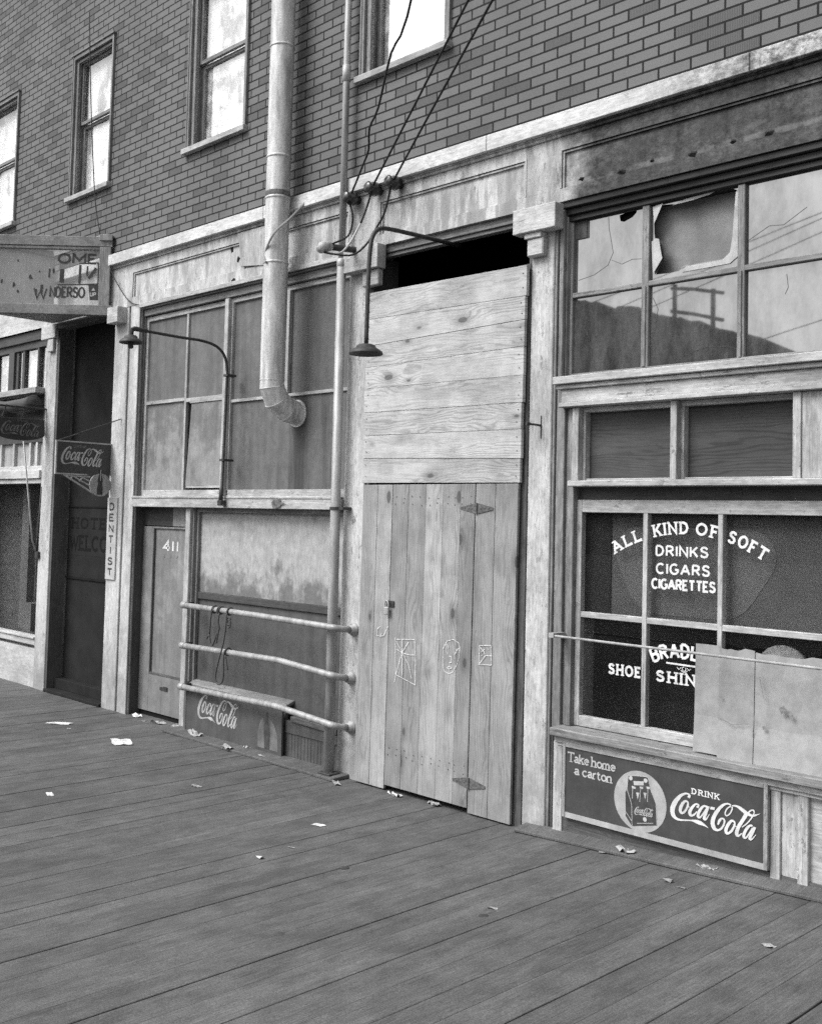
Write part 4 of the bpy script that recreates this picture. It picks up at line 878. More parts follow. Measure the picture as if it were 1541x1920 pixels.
def mfn(s, z): return lambda u, v, l: Vector(mf_(s - u, z + v, -.006 + l))
lt = MB(); text(lt, 'OME', mfn(.60, 4.86), .12, .42, wd=.2, serif=False, gap=.26)
for s, z0, z1, w_ in ((.56, 4.65, 4.80, .05), (.36, 4.64, 4.85, .028), (.70, 4.70, 4.80, .02), (.28, 4.73, 4.84, .02), (.78, 4.52, 4.62, .03), (.84, 4.50, 4.57, .02)):
    ribbon(lt, [(-s, z0), (-s + .004, z1)], w_, lambda u, v, l: Vector(mf_(-u, v, -.006 + l)), .0)
ribbon(lt, [(-.37, 4.865), (-.16, 4.88), (-.152, 4.80), (-.155, 4.46)], .016, lambda u, v, l: Vector(mf_(-u, v, -.006 + l)), .0005)
ribbon(lt, [(-.60, 4.625), (-.36, 4.63), (-.16, 4.642)], .014, lambda u, v, l: Vector(mf_(-u, v, -.006 + l)), .001)
ribbon(lt, [(-.26, 4.70), (-.18, 4.82)], .03, lambda u, v, l: Vector(mf_(-u, v, -.006 + l)), .0012)
text(lt, 'W', mfn(.86, 4.455), .13, .14, wd=.13, serif=False); text(lt, 'NDERSO', mfn(.68, 4.475), .13, .38, wd=.17, serif=False, gap=.22, lift=.002)
obj('painted_letters', lt, 'letdark', gl)
rr = random.Random(15)
for i in range(16):
    s_, z_, r_ = rr.uniform(.2, 1.5), rr.uniform(4.42, 5.0), rr.uniform(.006, .022)
    fl_q = MB(); fl_q.quad([mf_(s_ + r_ * rr.uniform(.4, 1.1) * cos(a), z_ + r_ * rr.uniform(.6, 2.0) * sin(a), -.0065) for a in [2 * pi * k_ / 8 for k_ in range(8)]]); obj('paint_flake', fl_q, 'letdark', gl)
bgp = MB(); bgp.quad([mf_(.24, 4.46, -.007), mf_(.15, 4.46, -.007), mf_(.15, 4.635, -.007), mf_(.26, 4.63, -.007)]); obj('paint_patch', bgp, 'letdark', gl)
up = MB(); text(up, 'UP', mfn(.235, 4.50), .05, .06, wd=.22, serif=False); up.quad([mf_(.225, 4.565, -.005), mf_(.18, 4.565, -.005), mf_(.2025, 4.60, -.005)]); obj('arrow_lettering', up, 'letdim', gl)

# ---- soft drink signs
def drink_flange():
    t = thing('flange_sign', 'dark rectangular soft drink sign with bottle disc hung at right angles from the pilaster', 'sign', (-10.38, -.32, 2.28))
    X = -10.385
    def fn(u, v, l): return Vector((X + .008 + l, -.655 + u, v))          # right face: u towards the wall
    mb = MB().box(X - .008, X + .008, -.645, -.005, 2.515, 2.845); pl = obj('sign_plate', mb, 'signdark', t)
    r = MB(); r.box(X - .012, X + .012, -.66, -.645, 2.50, 2.86).box(X - .012, X + .012, -.645, .0, 2.845, 2.86).box(X - .012, X + .012, -.645, -.29, 2.50, 2.515).box(X - .012, X + .012, -.012, .0, 2.515, 2.845)
    obj('sign_rim', r, 'signpale', t)
    lt = MB(); script_logo(lt, lambda u, v, l: fn(.055 + u, 2.595 + v, l + .001), .50, 1.25); obj('script_lettering', lt, 'letdim', pl)
    lt = MB(); text(lt, 'DRINK', lambda u, v, l: fn(.20 + u, 2.79 + v, l + .001), .032, .15, serif=False, wd=.18); obj('small_lettering', lt, 'letgrey', pl)
    tr = MB()
    for a, b, w_ in (((-.56, 2.50), (-.21, 2.315), .022), ((-.46, 2.492), (-.23, 2.385), .016), ((-.36, 2.485), (-.25, 2.44), .016), ((-.48, 2.445), (-.45, 2.492), .016), ((-.37, 2.435), (-.33, 2.485), .016), ((-.55, 2.49), (-.25, 2.485), .016)):
        tr.tube([(X, a[0], a[1]), (X, b[0], b[1])], w_ / 2, 6)
    obj('lattice_bracket', tr, 'signpale', t)
    dm = MB(); dm.prism(discpts(-.125, 2.405, .125, 28), lambda u, v, d_: (X - .01 + d_, u, v), .02); dk = obj('bottle_disc', dm, 'disc', t)
    bt = MB(); bt.quad([fn(.655 + u, v, .006) for u, v in ((-.165, 2.30), (-.10, 2.30), (-.098, 2.36), (-.108, 2.42), (-.10, 2.46), (-.118, 2.51), (-.12, 2.575), (-.142, 2.575), (-.144, 2.51), (-.164, 2.46), (-.156, 2.42), (-.166, 2.36))]); obj('bottle_picture', bt, 'letdark', dk)
    obj('bottle_highlight', MB().quad([fn(.655 + u, v, .008) for u, v in ((-.134, 2.45), (-.126, 2.45), (-.128, 2.57), (-.136, 2.57))]), 'letdim', dk)
    rod = MB().tube([(-10.2, -.005, 3.125), (-10.384, -.63, 2.858)], .006, 6); obj('stay_rod', rod, 'iron', t)
drink_flange()
def drink_oval():
    X = -11.95; t = thing('hanging_sign', 'dark rounded soft drink sign with curved bottom beside the far left shop post', 'sign', (X, -.33, 2.93))
    pts = [(-.69, 3.19), (-.03, 3.20), (-.015, 3.03)] + [(-.33 + .32 * cos(a), 3.03 - .095 * sin(a)) for a in [pi * i / 12 for i in range(1, 12)]] + [(-.70, 3.03)]
    pl = obj('sign_plate', MB().prism(pts, lambda u, v, d_: (X - .02 + d_, u, v), .04), 'signdark', t, .004)
    fn = lambda u, v, l: Vector((X + .0205 + l, -.57 + u, v))
    lt = MB(); script_logo(lt, lambda u, v, l: fn(u, 2.985 + v, l + .001), .50, 1.05); obj('script_lettering', lt, 'letgrey', pl)
    lt = MB(); text(lt, 'DRINK', lambda u, v, l: fn(.2 + u, 3.155 + v, l + .001), .025, .13, serif=False); obj('small_lettering', lt, 'letgrey', pl)
    obj('hanger', MB().tube([(X, -.03, 3.22), (X, -.03, 3.32)], .008, 6).tube([(X, -.55, 3.2), (X, -.5, 3.35)], .008, 6).tube([(X, -.75, 3.33), (X, .0, 3.33)], .012, 6), 'iron', t)
drink_oval()
def take_home():
    t = thing('enamel_sign', 'long dark enamel sign reading take home a carton below the lettered shop window', 'sign', (-3.57, -.04, .15))
    dz = lambda x: 0
    pl = obj('sign_plate', bx(-4.262, -2.884, -.038, -.022, .185, .625), 'signdark', t)
    r = MB(); r.box(-4.285, -4.262, -.046, -.015, .165, .652).box(-2.884, -2.858, -.046, -.015, .165, .652).box(-4.262, -2.884, -.046, -.015, .625, .652); obj('sign_rim', r, 'signrim', t, .003)
    obj('chipped_border', MB().box(-4.262, -2.884, -.0405, -.03, .165, .20), 'signpale', t)
    f = front(0, 0, -.0395)
    dk = obj('picture_disc', poly(MB(), discpts(-3.695, .383, .188, 40), f, .0), 'disc', pl)
    ct = MB(); poly(ct, [(-3.78, .529), (-3.655, .546), (-3.638, .541), (-3.616, .466), (-3.58, .394), (-3.571, .262), (-3.748, .22), (-3.753, .353), (-3.788, .442)], f, .0008); poly(ct, [(-3.789, .442), (-3.754, .353), (-3.749, .22), (-3.795, .272), (-3.80, .419)], f, .0009)
    obj('carton_picture', ct, 'letdark', dk)
    cl = MB()
    for ln in ([(-3.788, .442), (-3.78, .529), (-3.655, .546), (-3.638, .541), (-3.616, .466), (-3.58, .394), (-3.571, .262)], [(-3.788, .442), (-3.753, .353), (-3.748, .22)], [(-3.795, .30), (-3.75, .25)], [(-3.747, .453), (-3.749, .39)], [(-3.69, .461), (-3.695, .381)], [(-3.638, .472), (-3.64, .392)], [(-3.713, .245), (-3.598, .27)]): ribbon(cl, ln, .0035, f, .0013)
    for q in ([(-3.743, .501), (-3.668, .513), (-3.668, .488), (-3.738, .476)], [(-3.753, .47), (-3.726, .467), (-3.724, .455), (-3.753, .454)], [(-3.698, .477), (-3.671, .478), (-3.674, .463), (-3.696, .465)], [(-3.649, .486), (-3.625, .487), (-3.625, .474), (-3.647, .472)], [(-3.722, .434), (-3.697, .438), (-3.71, .393)], [(-3.669, .444), (-3.647, .446), (-3.656, .404)]): poly(cl, q, f, .0015)
    for cx_, cz_ in ((-3.762, .515), (-3.655, .520), (-3.657, .281)): poly(cl, discpts(cx_, cz_, .014, 12), f, .0016)
    script_logo(cl, lambda u, v, l: Vector((-3.732 + u, -.0413 - l, .292 + v + u * .1)), .138, 1.2)
    obj('carton_lines', cl, 'letdim', dk)
    lt = MB(); text(lt, 'T', front(-4.243, .533, -.0397), .066, .045, wd=.14); text(lt, 'ake', front(-4.192, .532, -.0397), .066, .112, wd=.15, serif=True, gap=.13); text(lt, 'home', front(-4.055, .531, -.0397), .066, .178, wd=.15, gap=.13)
    text(lt, 'a', front(-4.190, .455, -.0397), .066, .036, wd=.15); text(lt, 'carton', front(-4.125, .454, -.0397), .066, .222, wd=.15, gap=.13); obj('serif_lettering', lt, 'letdim', pl)
    lt = MB(); text(lt, 'DRINK', front(-3.335, .502, -.0397), .036, .175, wd=.2, gap=.5); script_logo(lt, lambda u, v, l: Vector((-3.482 + u, -.0397 - l, .313 + v)), .577); obj('script_lettering', lt, 'letmid', pl)
take_home()
def low_sign():
    t = thing('enamel_sign', 'faded scratched soft drink sign leaning low beside the numbered door behind the pipe rails', 'sign', (-8.0, -.03, .02))
    pl = obj('sign_plate', bx(-8.735, -7.272, -.03, -.018, .03, .428), 'signold', t)
    for x_ in (-7.272, -8.745): obj('sign_edge', bx(x_, x_ + .01, -.034, -.012, .03, .43), 'darktrim', t)
    lt = MB(); script_logo(lt, lambda u, v, l: Vector((-8.545 + u, -.0312 - l, .155 + v)), .66, 1.15); obj('script_lettering', lt, 'letold', pl)
    f = front(0, 0, -.0312)
    bt = MB(); poly(bt, [(-7.60, .06), (-7.60, .20), (-7.57, .29), (-7.53, .33), (-7.51, .28), (-7.515, .2), (-7.50, .06)], f, 0); poly(bt, [(-7.43, .06), (-7.42, .2), (-7.43, .3), (-7.46, .335), (-7.40, .31), (-7.35, .25), (-7.32, .18), (-7.315, .06)], f, 0); obj('worn_disc', bt, 'discold', pl)
    obj('bottle_picture', poly(MB(), [(-7.50, .06), (-7.513, .2), (-7.495, .30), (-7.485, .38), (-7.465, .38), (-7.46, .30), (-7.432, .2), (-7.432, .06)], f, .0006), 'letdark', pl)
low_sign()
t = thing('dentist_sign', 'narrow upright dentist sign with stacked letters on the pilaster by the stair doorway', 'sign', (-10.31, 0, 1.38))
pl = obj('sign_board', bx(-10.40, -10.20, -.016, .0, 1.385, 2.27), 'letdim', t, .002)
lt = MB()
for k_, ch in enumerate('DENTIST'):
    z = 2.13 - k_ * .118
    text(lt, ch, front(-10.345 if ch != 'I' else -10.30, z, -.0175), .088, None if ch == 'I' else .085, wd=.2, serif=False)
obj('sign_lettering', lt, 'letdark', pl)

# ---- stove pipe
t = thing('stove_pipe', 'fat galvanised stovepipe climbing the facade with an elbow into the boarded window', 'pipe', (-7.35, -.18, 3.0))
DX, DY, DR = -7.35, -.185, .108
mb = MB(); zz = 3.30
for z1 in (4.35, 4.93, 5.30, 6.30, 7.30, 9.9):
    mb.tube([(DX - .003 * (zz - 3.3) * 0, DY, zz), (DX, DY, z1)], DR if zz > 3.4 else DR + .002, 32, False)
    mb.lathe([(DR + .001, -.02), (DR + .006, -.016), (DR + .006, .0), (DR + .001, .004)], (DX, DY, z1), 'Z', 32); zz = z1
obj('pipe_run', mb, 'duct', t, smooth=True)
el = MB()
rings = [((DX, DY, 3.30), 0), ((DX, DY, 3.245), 12), ((DX + .006, DY + .05, 3.135), 38), ((DX + .014, -.03, 3.06), 66), ((DX + .02, .11, 3.03), 90)]
k0 = []
for (cx_, cy_, cz_), ang in rings:
    k = len(el.v); a = radians(ang); st_ = 1.04 if 0 < ang < 90 else 1
    for j in range(32):
        b = 2 * pi * j / 32; u_ = cos(b) * DR; v_ = sin(b) * DR * st_
        el.v.append((cx_ + u_, cy_ + v_ * cos(a), cz_ + v_ * sin(a)))
    k0.append(k)
for a, b in zip(k0, k0[1:]):
    g_ = MB(); g_.v = el.v[a:a + 32] + el.v[b:b + 32]
    for j in range(32): j2 = (j + 1) % 32; g_.f.append((j, j2, 32 + j2, 32 + j)); g_.t.append(1)
    obj('elbow', g_, 'duct', t, smooth=True)
for k_, kk in enumerate(k0[:4]):
    obj('elbow_seam', MB().tube([el.v[kk + j % 32] for j in range(33)], .0035, 5), 'duct', t)
cr_ = MB(); cr_.lathe([(DR, 0), (DR + .015, 0), (DR + .015, .012), (DR, .012)], (DX + .02, .085, 3.035), 'Y', 32); obj('wall_collar', cr_, 'duct', t)
so = MB(); so.lathe([(DR + .0025, -.02), (DR + .0035, .0), (DR + .0025, .03)], (DX, DY, 4.95), 'Z', 32); obj('soot_band', so, 'rust', t)
mb = MB(); P = smoothpath([(-7.13, -.055, 4.875), (-7.19, -.17, 4.72), (-7.24, -.29, 4.585), (-7.33, -.30, 4.47), (-7.44, -.24, 4.40), (-7.465, -.16, 4.45)], 5)
mb.tube(P, .010, 6); mb.tube(smoothpath([(-7.43, -.255, 4.50), (-7.42, -.275, 4.43), (-7.37, -.305, 4.36), (-7.33, -.31, 4.33)], 4), .012, 6)
tag(obj('metal_strap', mb, 'pipe'), 'bent metal strap tying the fat stovepipe back to the cornice', 'strap')

# ---- electrical conduit with weatherhead
t = thing('electrical_conduit', 'tall pale service conduit standing against the pilaster with wires entering a stub at the top', 'conduit', (-6.56, -.09, 0))
CX, CY = -6.575, -.09
obj('conduit_pipe', MB().tube([(CX, CY, .02), (CX, CY, 1.6), (CX - .008, CY, 4.25)], [.044, .042, .038], 16), 'pipe', t, smooth=True)
obj('conduit_pipe', MB().tube([(CX - .008, CY, 4.25), (CX - .012, CY, 5.86), (CX - .012, CY, 9.5)], .029, 16), 'pipe', t, smooth=True)
obj('coupling', MB().lathe([(.029, -.07), (.036, -.065), (.036, .07), (.029, .075)], (CX - .012, CY, 5.86), 'Z', 16), 'pipe', t, smooth=True)
obj('coupling', MB().lathe([(.038, -.03), (.042, -.025), (.042, .03), (.029, .04)], (CX - .008, CY, 4.24), 'Z', 16), 'pipe', t, smooth=True)
obj('base_plate', MB().box(CX - .06, CX + .09, CY - .07, CY + .05, .022, .04), 'iron', t, .004)
obj('pipe_clamp', MB().lathe([(.043, -.012), (.050, -.01), (.050, .01), (.043, .012)], (CX, CY, 2.19), 'Z', 16).box(CX + .04, CX + .1, CY - .01, CY + .085, 2.178, 2.202), 'iron', t)
wh = MB().tube([(-6.42, .0, 4.335), (-6.42, -.40, 4.295)], .026, 12); obj('weatherhead_stub', wh, 'iron', t, smooth=True)
obj('weatherhead_cap', MB().tube([(-6.42, -.36, 4.30), (-6.42, -.40, 4.296), (-6.42, -.45, 4.28), (-6.425, -.475, 4.245)], [.034, .046, .044, .03], 12), 'trimwhite', t, smooth=True)

# ---- overhead wires, insulators
ins = []
for i, (x_, z_, lab) in enumerate(((-6.49, 4.775, 'small brown porcelain insulator just right of the service conduit'), (-6.225, 4.80, 'dark porcelain insulator between the two others under the cornice'), (-5.99, 4.80, 'dark porcelain insulator farthest from the conduit under the cornice'))):
    o = obj('insulator', MB().lathe([(.0, -.165), (.034, -.163), (.048, -.15), (.036, -.128), (.036, -.112), (.056, -.098), (.058, -.06), (.034, -.05), (.034, .0), (0, .0)], (x_, .0, z_), 'Y', 18), 'porc', smooth=True)
    tag(o, lab, 'insulator', 'insulators under the cornice')
def wire(pts, lab, mat='wire', r=.0085, n=5, name='electric_wire', group='overhead service wires', cat='wire'):
    return tag(obj(name, MB().tube(smoothpath(pts, n), r, 6), mat, smooth=True), lab, cat, group)
wire([(-4.0, -1.7, 5.9), (-4.965, -1.0, 5.495), (-5.32, -.8, 5.415), (-5.70, -.55, 5.20), (-5.90, -.45, 5.12), (-6.01, -.35, 5.005), (-6.18, -.25, 4.945), (-6.36, -.14, 4.90), (-6.49, -.10, 4.785)], 'kinked overhead wire running to the insulator nearest the conduit', n=3)
wire([(-2.75, -1.9, 5.865), (-4.485, -1.0, 5.34), (-5.35, -.55, 5.077), (-6.22, -.1, 4.815)], 'straight overhead wire ending at the middle insulator', n=3)
wire([(-2.6, -1.9, 5.73), (-4.29, -1.0, 5.27), (-5.12, -.56, 5.045), (-5.98, -.1, 4.81)], 'straight overhead wire ending at the insulator farthest from the conduit', n=3)
wire([(-6.49, -.12, 4.77), (-6.45, -.10, 4.60), (-6.48, -.12, 4.45), (-6.40, -.36, 4.32), (-6.42, -.45, 4.255)], 'loose wire drooping from the nearest insulator into the weatherhead', group='wires into the weatherhead')
wire([(-6.20, -.12, 4.79), (-6.28, -.10, 4.66), (-6.32, -.13, 4.52)], 'short dark lead hanging from the middle insulator', group='wires into the weatherhead')
wire([(-6.32, -.13, 4.52), (-6.36, -.20, 4.36), (-6.34, -.33, 4.24), (-6.40, -.42, 4.235), (-6.42, -.44, 4.25)], 'pale bare wire curling into the weatherhead', 'wirepale', .009, group='wires into the weatherhead')
wire([(-5.98, -.12, 4.78), (-6.08, -.09, 4.58), (-6.18, -.09, 4.46), (-6.22, -.15, 4.33), (-6.24, -.28, 4.22), (-6.34, -.40, 4.22), (-6.42, -.45, 4.245)], 'long dark lead from the farthest insulator looping past the lamp arm', group='wires into the weatherhead')
wire([(-11.09, -.10, 7.9), (-10.96, -.10, 6.74), (-10.79, -.10, 5.66), (-10.60, -.12, 5.19)], 'thin twisted guy wire dropping past the upper window to the triangular sign', r=.006, name='guy_wire', group=None)
wire([(-10.53, -.04, 5.12), (-10.45, -.06, 4.80), (-10.22, -.03, 4.50), (-10.06, -.02, 4.38), (-9.90, -.025, 4.33)], 'thin wire slanting from the triangular sign to the window head', r=.005, name='stay_wire', group=None)

# ---- gooseneck lamps
def shade_lathe(c, r): return MB().lathe([(.0, .056), (r * .42, .054), (r * .54, .046), (r * .60, .030), (r * .72, .024), (r * .93, .006), (r, -.010), (r * .99, -.016), (r * .95, -.014), (r * .6, .012), (0, .03)], c, 'Z', 28)
t = thing('gooseneck_lamp', 'thin iron gooseneck lamp arching out from the transom rail over the numbered door', 'lamp', (-8.22, -.06, 2.23), 'gooseneck lamps')
obj('lamp_pole', MB().tube([(-8.225, -.07, 2.23), (-8.225, -.065, 2.36), (-8.225, -.062, 2.37), (-8.22, -.045, 3.46)] + smoothpath([(-8.22, -.045, 3.46), (-8.22, -.075, 3.60), (-8.22, -.17, 3.69), (-8.22, -.34, 3.725), (-8.22, -.60, 3.725), (-8.22, -.99, 3.732)], 6)[1:], [.022, .020, .014] + [.0135] * 31, 10), 'iron', t, smooth=True)
obj('lamp_socket', MB().tube([(-8.22, -.93, 3.735), (-8.22, -1.06, 3.735), (-8.22, -1.085, 3.725), (-8.22, -1.09, 3.66)], [.02, .022, .022, .02], 10), 'iron', t)
obj('lamp_shade', shade_lathe((-8.22, -1.09, 3.618), .102), 'iron', t, smooth=True)
obj('lamp_bulb', MB().lathe([(.024, .03), (.024, -.035), (.018, -.045), (0, -.046)], (-8.22, -1.09, 3.60), 'Z', 14), 'iron', t)
obj('pole_clip', MB().box(-8.255, -8.19, -.065, .04, 3.425, 3.445).box(-8.255, -8.19, -.08, .04, 2.62, 2.64), 'iron', t)
obj('pole_foot', MB().box(-8.255, -8.195, -.09, -.031, 2.20, 2.25), 'iron', t, .004)
t = thing('gooseneck_lamp', 'heavy iron gooseneck lamp hanging straight down in front of the boarded entrance', 'lamp', (-5.45, -.8, 3.27), 'gooseneck lamps')
obj('lamp_pole', MB().tube([(-5.45, .12, 4.236)] + smoothpath([(-5.45, -.3, 4.225), (-5.45, -.62, 4.21), (-5.45, -.74, 4.19), (-5.45, -.805, 4.13), (-5.45, -.83, 4.02), (-5.45, -.84, 3.8), (-5.45, -.845, 3.33)], 6), .0165, 10), 'iron', t, smooth=True)
obj('lamp_shade', shade_lathe((-5.45, -.845, 3.285), .122), 'iron', t, smooth=True)

# ---- pipe rails in front of the boarded shop
fl_ = dict(zip((1.215, .84, .44), (1.204, .81, .413)))
def pipe_rail(pts, fz_, lab):
    t = thing('pipe_rail', lab, 'rail', (pts[-1][0], 0, fz_ - .05), 'pipe rails across the boarded shop')
    P = [Vector(p) for p in pts] + [Vector((pts[-1][0] + .03, -.13, (pts[-1][2] + fz_) / 2)), Vector((pts[-1][0] + .035, -.02, fz_))]
    Q = []
    for i, p in enumerate(P):
        if 0 < i < len(P) - 1:
            a = (P[i - 1] - p); b = (P[i + 1] - p); l_ = min(.05, a.length * .3, b.length * .3); Q += [p + a.normalized() * l_, p + (a.normalized() + b.normalized()) * l_ * .25, p + b.normalized() * l_]
        else: Q.append(p)
    obj('rail_pipe', MB().tube(Q, .0265, 16), 'pipe', t, smooth=True)
    e_ = P[-1]; obj('wall_flange', MB().lathe([(.0, -.055), (.036, -.05), (.038, -.025), (.052, -.02), (.056, -.004), (.056, .0)], (e_.x, 0.0, e_.z), 'Y', 20), 'pipe', t, smooth=True)
    s_ = P[0]; d_ = (P[1] - P[0]).normalized()
    obj('rail_cap', MB().tube([s_ - d_ * .03, s_ - d_ * .028, s_ + d_ * .05], [.02, .033, .033], 14), 'pipe', t, smooth=True)
    obj('rail_clamp', MB().box(s_.x + .0, s_.x + .03, s_.y, .02, s_.z - .03, s_.z + .03), 'iron', t)
pipe_rail([(-8.765, -.075, 1.228), (-7.5, -.14, 1.232), (-6.44, -.19, 1.225)], 1.204, 'topmost straight steel rail with scraps of rope tied to it')
pipe_rail([(-8.765, -.075, .838), (-7.185, -.165, .880), (-6.46, -.19, .842)], .81, 'middle bent steel rail with a rope loop around it')
pipe_rail([(-8.765, -.075, .442), (-7.17, -.165, .488), (-6.44, -.19, .447)], .413, 'lowest bent steel rail passing over the faded sign')
def rail_at(x, z0, z1): return -.075 + (x + 8.765) / (-6.44 + 8.765) * -.115
def rope(lines, lab, r=.008):
    m_ = MB()
    for ln in lines: m_.tube(smoothpath(ln, 4), r, 6)
    return tag(obj('rope', m_, 'rope', smooth=True), lab, 'rope', 'ropes on the pipe rails')
y1 = -.11
def coil(x, z, r=.033): return [(x + .004 * sin(a), y1 + r * cos(a), z + r * sin(a)) for a in [2 * pi * i / 10 for i in range(11)]]
rope([coil(-8.205, 1.232), [(-8.205, y1 - .033, 1.23), (-8.22, y1 - .035, 1.12), (-8.235, y1 - .03, 1.0)], [(-8.235, y1 - .03, 1.0), (-8.27, y1 - .03, .965), (-8.275, y1 - .03, .95)], [(-8.235, y1 - .03, 1.0), (-8.22, y1 - .03, .94), (-8.215, y1 - .03, .92)]], 'short rope end splayed into two strands on the top rail')
rope([coil(-8.12, 1.232), coil(-8.10, 1.23), [(-8.085, y1 - .033, 1.21), (-8.095, y1 - .035, 1.12), (-8.085, y1 - .03, 1.07), (-8.11, y1 - .03, .98), (-8.12, y1 - .03, .925)], [(-8.11, y1 - .03, 1.03), (-8.15, y1 - .03, .95), (-8.18, y1 - .03, .90)]], 'knotted rope scrap hanging between the two other ropes')
y1 = -.118
rope([coil(-7.955, 1.233), [(-7.955, y1 - .035, 1.22), (-7.965, y1 - .04, 1.05), (-7.995, y1 - .045, .90), (-8.03, y1 - .05, .80), (-8.075, y1 - .05, .66), (-8.07, y1 - .05, .59), (-8.02, y1 - .05, .565), (-7.97, y1 - .05, .60), (-7.955, y1 - .05, .68), (-7.965, y1 - .05, .80), (-7.97, y1 - .035, .88)], coil(-7.965, .865, .034), [(-7.95, y1 - .04, .84), (-7.93, y1 - .04, .77), (-7.91, y1 - .04, .71)]] + [[(-7.93 + .025 * cos(a), y1 - .03, 1.16 + .03 * sin(a) - .003 * i) for i, a in enumerate([2 * pi * j / 8 for j in range(18)])]], 'long rope tied on the top rail and looped around the middle rail')

# ---- small things on the right
o = obj('guard_rod', MB().tube([(-4.35, -.10, 1.357), (-2.45, -.10, 1.350)], .0085, 10).box(-4.365, -4.325, -.115, .02, 1.345, 1.375).box(-2.46, -2.43, -.115, .07, 1.335, 1.37), 'pipe', smooth=False)
tag(o, 'thin steel guard rod across the lettered shop window', 'rod')
mb = MB(); nx, nz = 12, 12; rr = random.Random(4)
cols_ = [(-3.352, -3.352), (-3.20, -3.19), (-2.98, -2.965), (-2.68, -2.66)]
for (xa, xb), z1, y_, tn in (((-3.355, -3.195), 1.398, .045, 1.0), ((-3.194, -2.972), 1.392, .038, .97), ((-2.970, -2.50), 1.384, .043, 1.05)):
    k = len(mb.v); n_ = 10
    top = [z1 + (rr.uniform(-.012, .008) if xa > -3.2 and i not in (0, n_) else 0) for i in range(n_ + 1)]
    for d_ in (0, .005):
        for j in (0, 1, 2, 3):
            for i in range(n_ + 1):
                u = i / n_; zb = .757 - .012 * (xa > -3.3); z = zb + (top[i] - zb) * j / 3
                bow = .018 * sin(pi * u) * (.4 + j / 4) - (.09 if j == 0 else .03 * (3 - j) / 3)
                mb.v.append((xa + (xb - xa) * u + (.012 if j == 0 else 0), y_ - .005 + d_ + bow * .5 - .02, z))
    N = n_ + 1
    for d_ in (0, 4 * N):
        for j in range(3):
            for i in range(n_): a = k + d_ + j * N + i; mb.f.append((a, a + 1, a + N + 1, a + N) if d_ == 0 else (a, a + N, a + N + 1, a + 1)); mb.t.append(tn)
    for i in range(n_):
        a = k + 3 * N + i; b = a + 4 * N; mb.f.append((a, a + 1, b + 1, b)); mb.t.append(tn)
    for i in (0, n_):
        for j in range(3): a = k + j * N + i; b = a + 4 * N; mb.f.append((a, b, b + N, a + N)); mb.t.append(tn)
cs_ = obj('cardboard_sheet', mb, 'card'); tag(cs_, 'creased cardboard sheet propped over the broken shop window corner', 'cardboard')
sm = MB(); sm.v = []
for k_, (cx_, cz_, r_) in enumerate(((-2.79, 1.08, .024), (-2.90, .96, .016), (-2.745, 1.06, .018), (-3.17, 1.10, .010))):
    st_ = MB(); st_.quad([(cx_ + r_ * rr.uniform(.5, 1.2) * cos(a), -.012, cz_ + r_ * rr.uniform(.5, 1.3) * sin(a)) for a in [2 * pi * i / 10 for i in range(10)]]); obj('smudge', st_, 'smudge', cs_)
for ln in ([(-3.19, .98), (-3.10, .95), (-2.99, .97)], [(-2.97, .9), (-2.96, 1.02)], [(-2.93, 1.25), (-2.90, 1.12)]): obj('crease', (lambda m_: (ribbon(m_, ln, .004, front(0, 0, -.013), 0), m_)[1])(MB()), 'smudge', cs_)
mb = MB().tube([(-4.545, .0, 2.79), (-4.555, -.03, 2.792), (-4.585, -.105, 2.797)], .008, 8).tube([(-4.58, -.092, 2.797), (-4.588, -.112, 2.799)], .015, 8).box(-4.548, -4.542, -.006, .0, 2.70, 2.86)
tag(obj('iron_hook', mb, 'iron'), 'rusty iron bolt sticking out of the pilaster right of the planks', 'bolt')
t = thing('padlock', 'small padlock hanging from the hasp of the plank door', 'padlock', (-5.955, -.07, 1.39))
obj('lock_body', MB().box(-5.985, -5.935, -.088, -.064, 1.365, 1.425), 'pipe', t, .005)
obj('shackle', MB().tube(smoothpath([(-5.978, -.076, 1.42), (-5.978, -.076, 1.455), (-5.96, -.076, 1.475), (-5.942, -.076, 1.455), (-5.942, -.076, 1.42)], 4), .006, 8), 'pipe', t, smooth=True)
# awning remains at the far left shop
t = thing('awning_roll', 'dark rolled canvas awning over the far left shop window', 'awning', (-13, -.12, 3.3))
rr = random.Random(6); P = [(-14.3 + i * .19, -.12 + rr.uniform(-.015, .015), 3.40 + rr.uniform(-.02, .02)) for i in range(13)]
obj('canvas', MB().tube(P, [.075 + rr.uniform(-.02, .02) for _ in P], 12), 'vene', t, smooth=True)
obj('awning_arm', MB().tube([(-12.03, -.02, 1.60), (-12.0, -.09, 1.75), (-12.0, -.25, 2.93)], .010, 8), 'pipe', t, smooth=True)
obj('awning_arm', MB().tube([(-12.03, -.015, 1.58), (-12.0, .0, 2.40)], .010, 8), 'iron', t, smooth=True)
obj('arm_bracket', MB().box(-12.04, -11.96, -.035, .0, 1.54, 1.62), 'iron', t, .004)

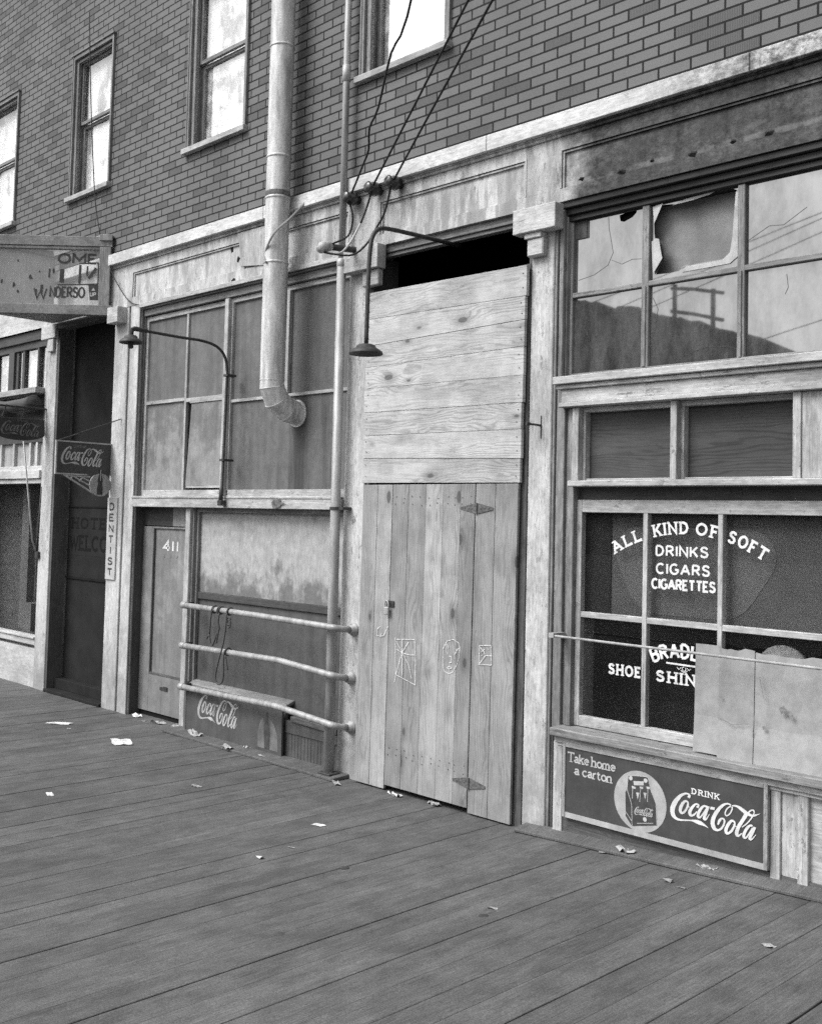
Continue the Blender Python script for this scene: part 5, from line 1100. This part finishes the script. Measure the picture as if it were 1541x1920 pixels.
# ================================================================== LITTER
def scrap(x, y, w_, d_, h, lab, seed, mat='paper', fold=.0, name='paper_scrap', cat='litter', rot=0.0):
    """a flat or crumpled piece lying on the planks"""
    q = random.Random(seed); m_ = MB(); n_ = 4 if max(w_, d_) > .05 else 2; k = 0; h = h * .65
    ca, sa = cos(rot), sin(rot); zf = fz(x) + .001 + (.024 if (-8.9 < x < -6.4 and y > -.19) or (x > -4.6 and y > -.13) else 0)
    for side in (0, .0012):
        for j in range(n_ + 1):
            for i in range(n_ + 1):
                u, v = i / n_ - .5, j / n_ - .5
                e_ = .13 * (abs(u) > .45 or abs(v) > .45)
                px = u * w_ * (1 + q.uniform(-e_, e_)) + .15 * w_ * v; py = v * d_ * (1 + q.uniform(-e_, e_))
                z = max(0, q.uniform(-.5, .7) * h + .5 * h * abs(sin((u * 1.3 + v * .7) * 5 + seed)))
                if side: px, py, z = pts_[j * (n_ + 1) + i]; z += side
                elif i == j == 0: pts_ = []
                if not side: pts_.append((px, py, z))
                m_.v.append((x + px * ca - py * sa, y + px * sa + py * ca, zf + z))
    N = n_ + 1
    for s_ in (0, N * N):
        for j in range(n_):
            for i in range(n_): a = s_ + j * N + i; m_.f.append((a, a + 1, a + N + 1, a + N)); m_.t.append(1)
    o_ = obj(name, m_, mat); return tag(o_, lab, cat, 'litter on the boardwalk')
LIT = [(-8.69, -.75, .27, .17, .02, 'largest white paper sheet lying open on the planks left of the rails', 1), (-9.83, -.77, .22, .10, .008, 'flat white scrap on the boardwalk nearest the stair doorway', 2), (-9.55, -.83, .04, .03, .004, 'tiny white chip beside the flat scrap near the stair doorway', 22),
 (-7.42, -2.10, .10, .045, .004, 'narrow white strip at the left on the open boardwalk', 3), (-9.72, .03, .10, .09, .05, 'folded white paper standing at the foot of the door reveal', 4), (-9.27, .0, .14, .06, .05, 'crumpled paper under the numbered door sill', 5), (-8.93, .01, .10, .08, .07, 'balled paper at the right foot of the numbered door', 6),
 (-9.45, -.06, .05, .03, .01, 'little scrap in front of the numbered door', 23), (-8.49, -.09, .20, .07, .06, 'torn wrapper crumpled on the sill plank below the faded sign', 7), (-7.86, -.17, .16, .07, .03, 'crumpled strip against the front edge of the sill plank', 8), (-7.72, -.05, .07, .03, .03, 'small stub of paper below the faded bottle picture', 24),
 (-7.40, -.14, .08, .03, .015, 'cluster of tiny scraps near the end of the faded sign', 25), (-6.96, -1.12, .09, .05, .02, 'thin crumpled leaf of paper on the planks in front of the rails', 9), (-5.57, -1.06, .08, .06, .006, 'small white card lying before the plank door', 10),
 (-5.79, -.10, .11, .05, .05, 'crumpled white paper at the left bottom corner of the plank door', 12), (-5.44, -.05, .13, .05, .04, 'torn paper pushed under the plank door', 13), (-5.26, -1.80, .045, .035, .02, 'small white pellet alone in the middle of the planks', 11), (-5.3, -1.52, .05, .01, .004, 'thin pale sliver above the small pellet', 26),
 (-3.76, -.09, .12, .07, .05, 'crumpled wrapper by the plank edge below the picture disc', 14), (-3.90, -.14, .04, .02, .01, 'cigarette stub on the planks left of the crumpled wrapper', 15), (-3.22, -.06, .11, .05, .03, 'crumpled pale paper by the plank edge near the right end of the long sign', 16), (-3.295, -.37, .05, .03, .025, 'little pale wad out from the long sign', 17),
 (-2.42, -.93, .055, .04, .015, 'pale scrap at the far right of the boardwalk', 18), (-3.70, -1.45, .05, .025, .01, 'pale sliver beside the dark spot on the planks', 19), (-3.18, -.42, .05, .015, .004, 'thin flat chip right of the little wad', 27), (-6.35, -.2, .12, .05, .02, 'dirty paper shreds beside the conduit foot', 28)]
for k_, (x_, y_, w_, d_, h_, lab, sd) in enumerate(LIT): scrap(x_, y_, w_, d_, h_, lab, sd, 'paper' if sd in (1, 2, 3, 4, 10, 11, 12) else 'paperdull', rot=random.Random(sd).uniform(-.6, .6))
for x_, y_, r_, lab in ((-3.66, -1.57, .028, 'dark round gum spot near the centre right of the planks'), (-4.80, -1.52, .03, 'dark round gum spot in the middle of the planks'), (-4.2, -2.5, .028, 'dark round gum spot at the front edge of the photo')):
    m_ = MB().lathe([(0, .004), (r_ * .6, .004), (r_, .0005)], (x_, y_, fz(x_) + .001), 'Z', 14); tag(obj('gum_spot', m_, 'letdark', smooth=True), lab, 'stain', 'spots on the boardwalk')
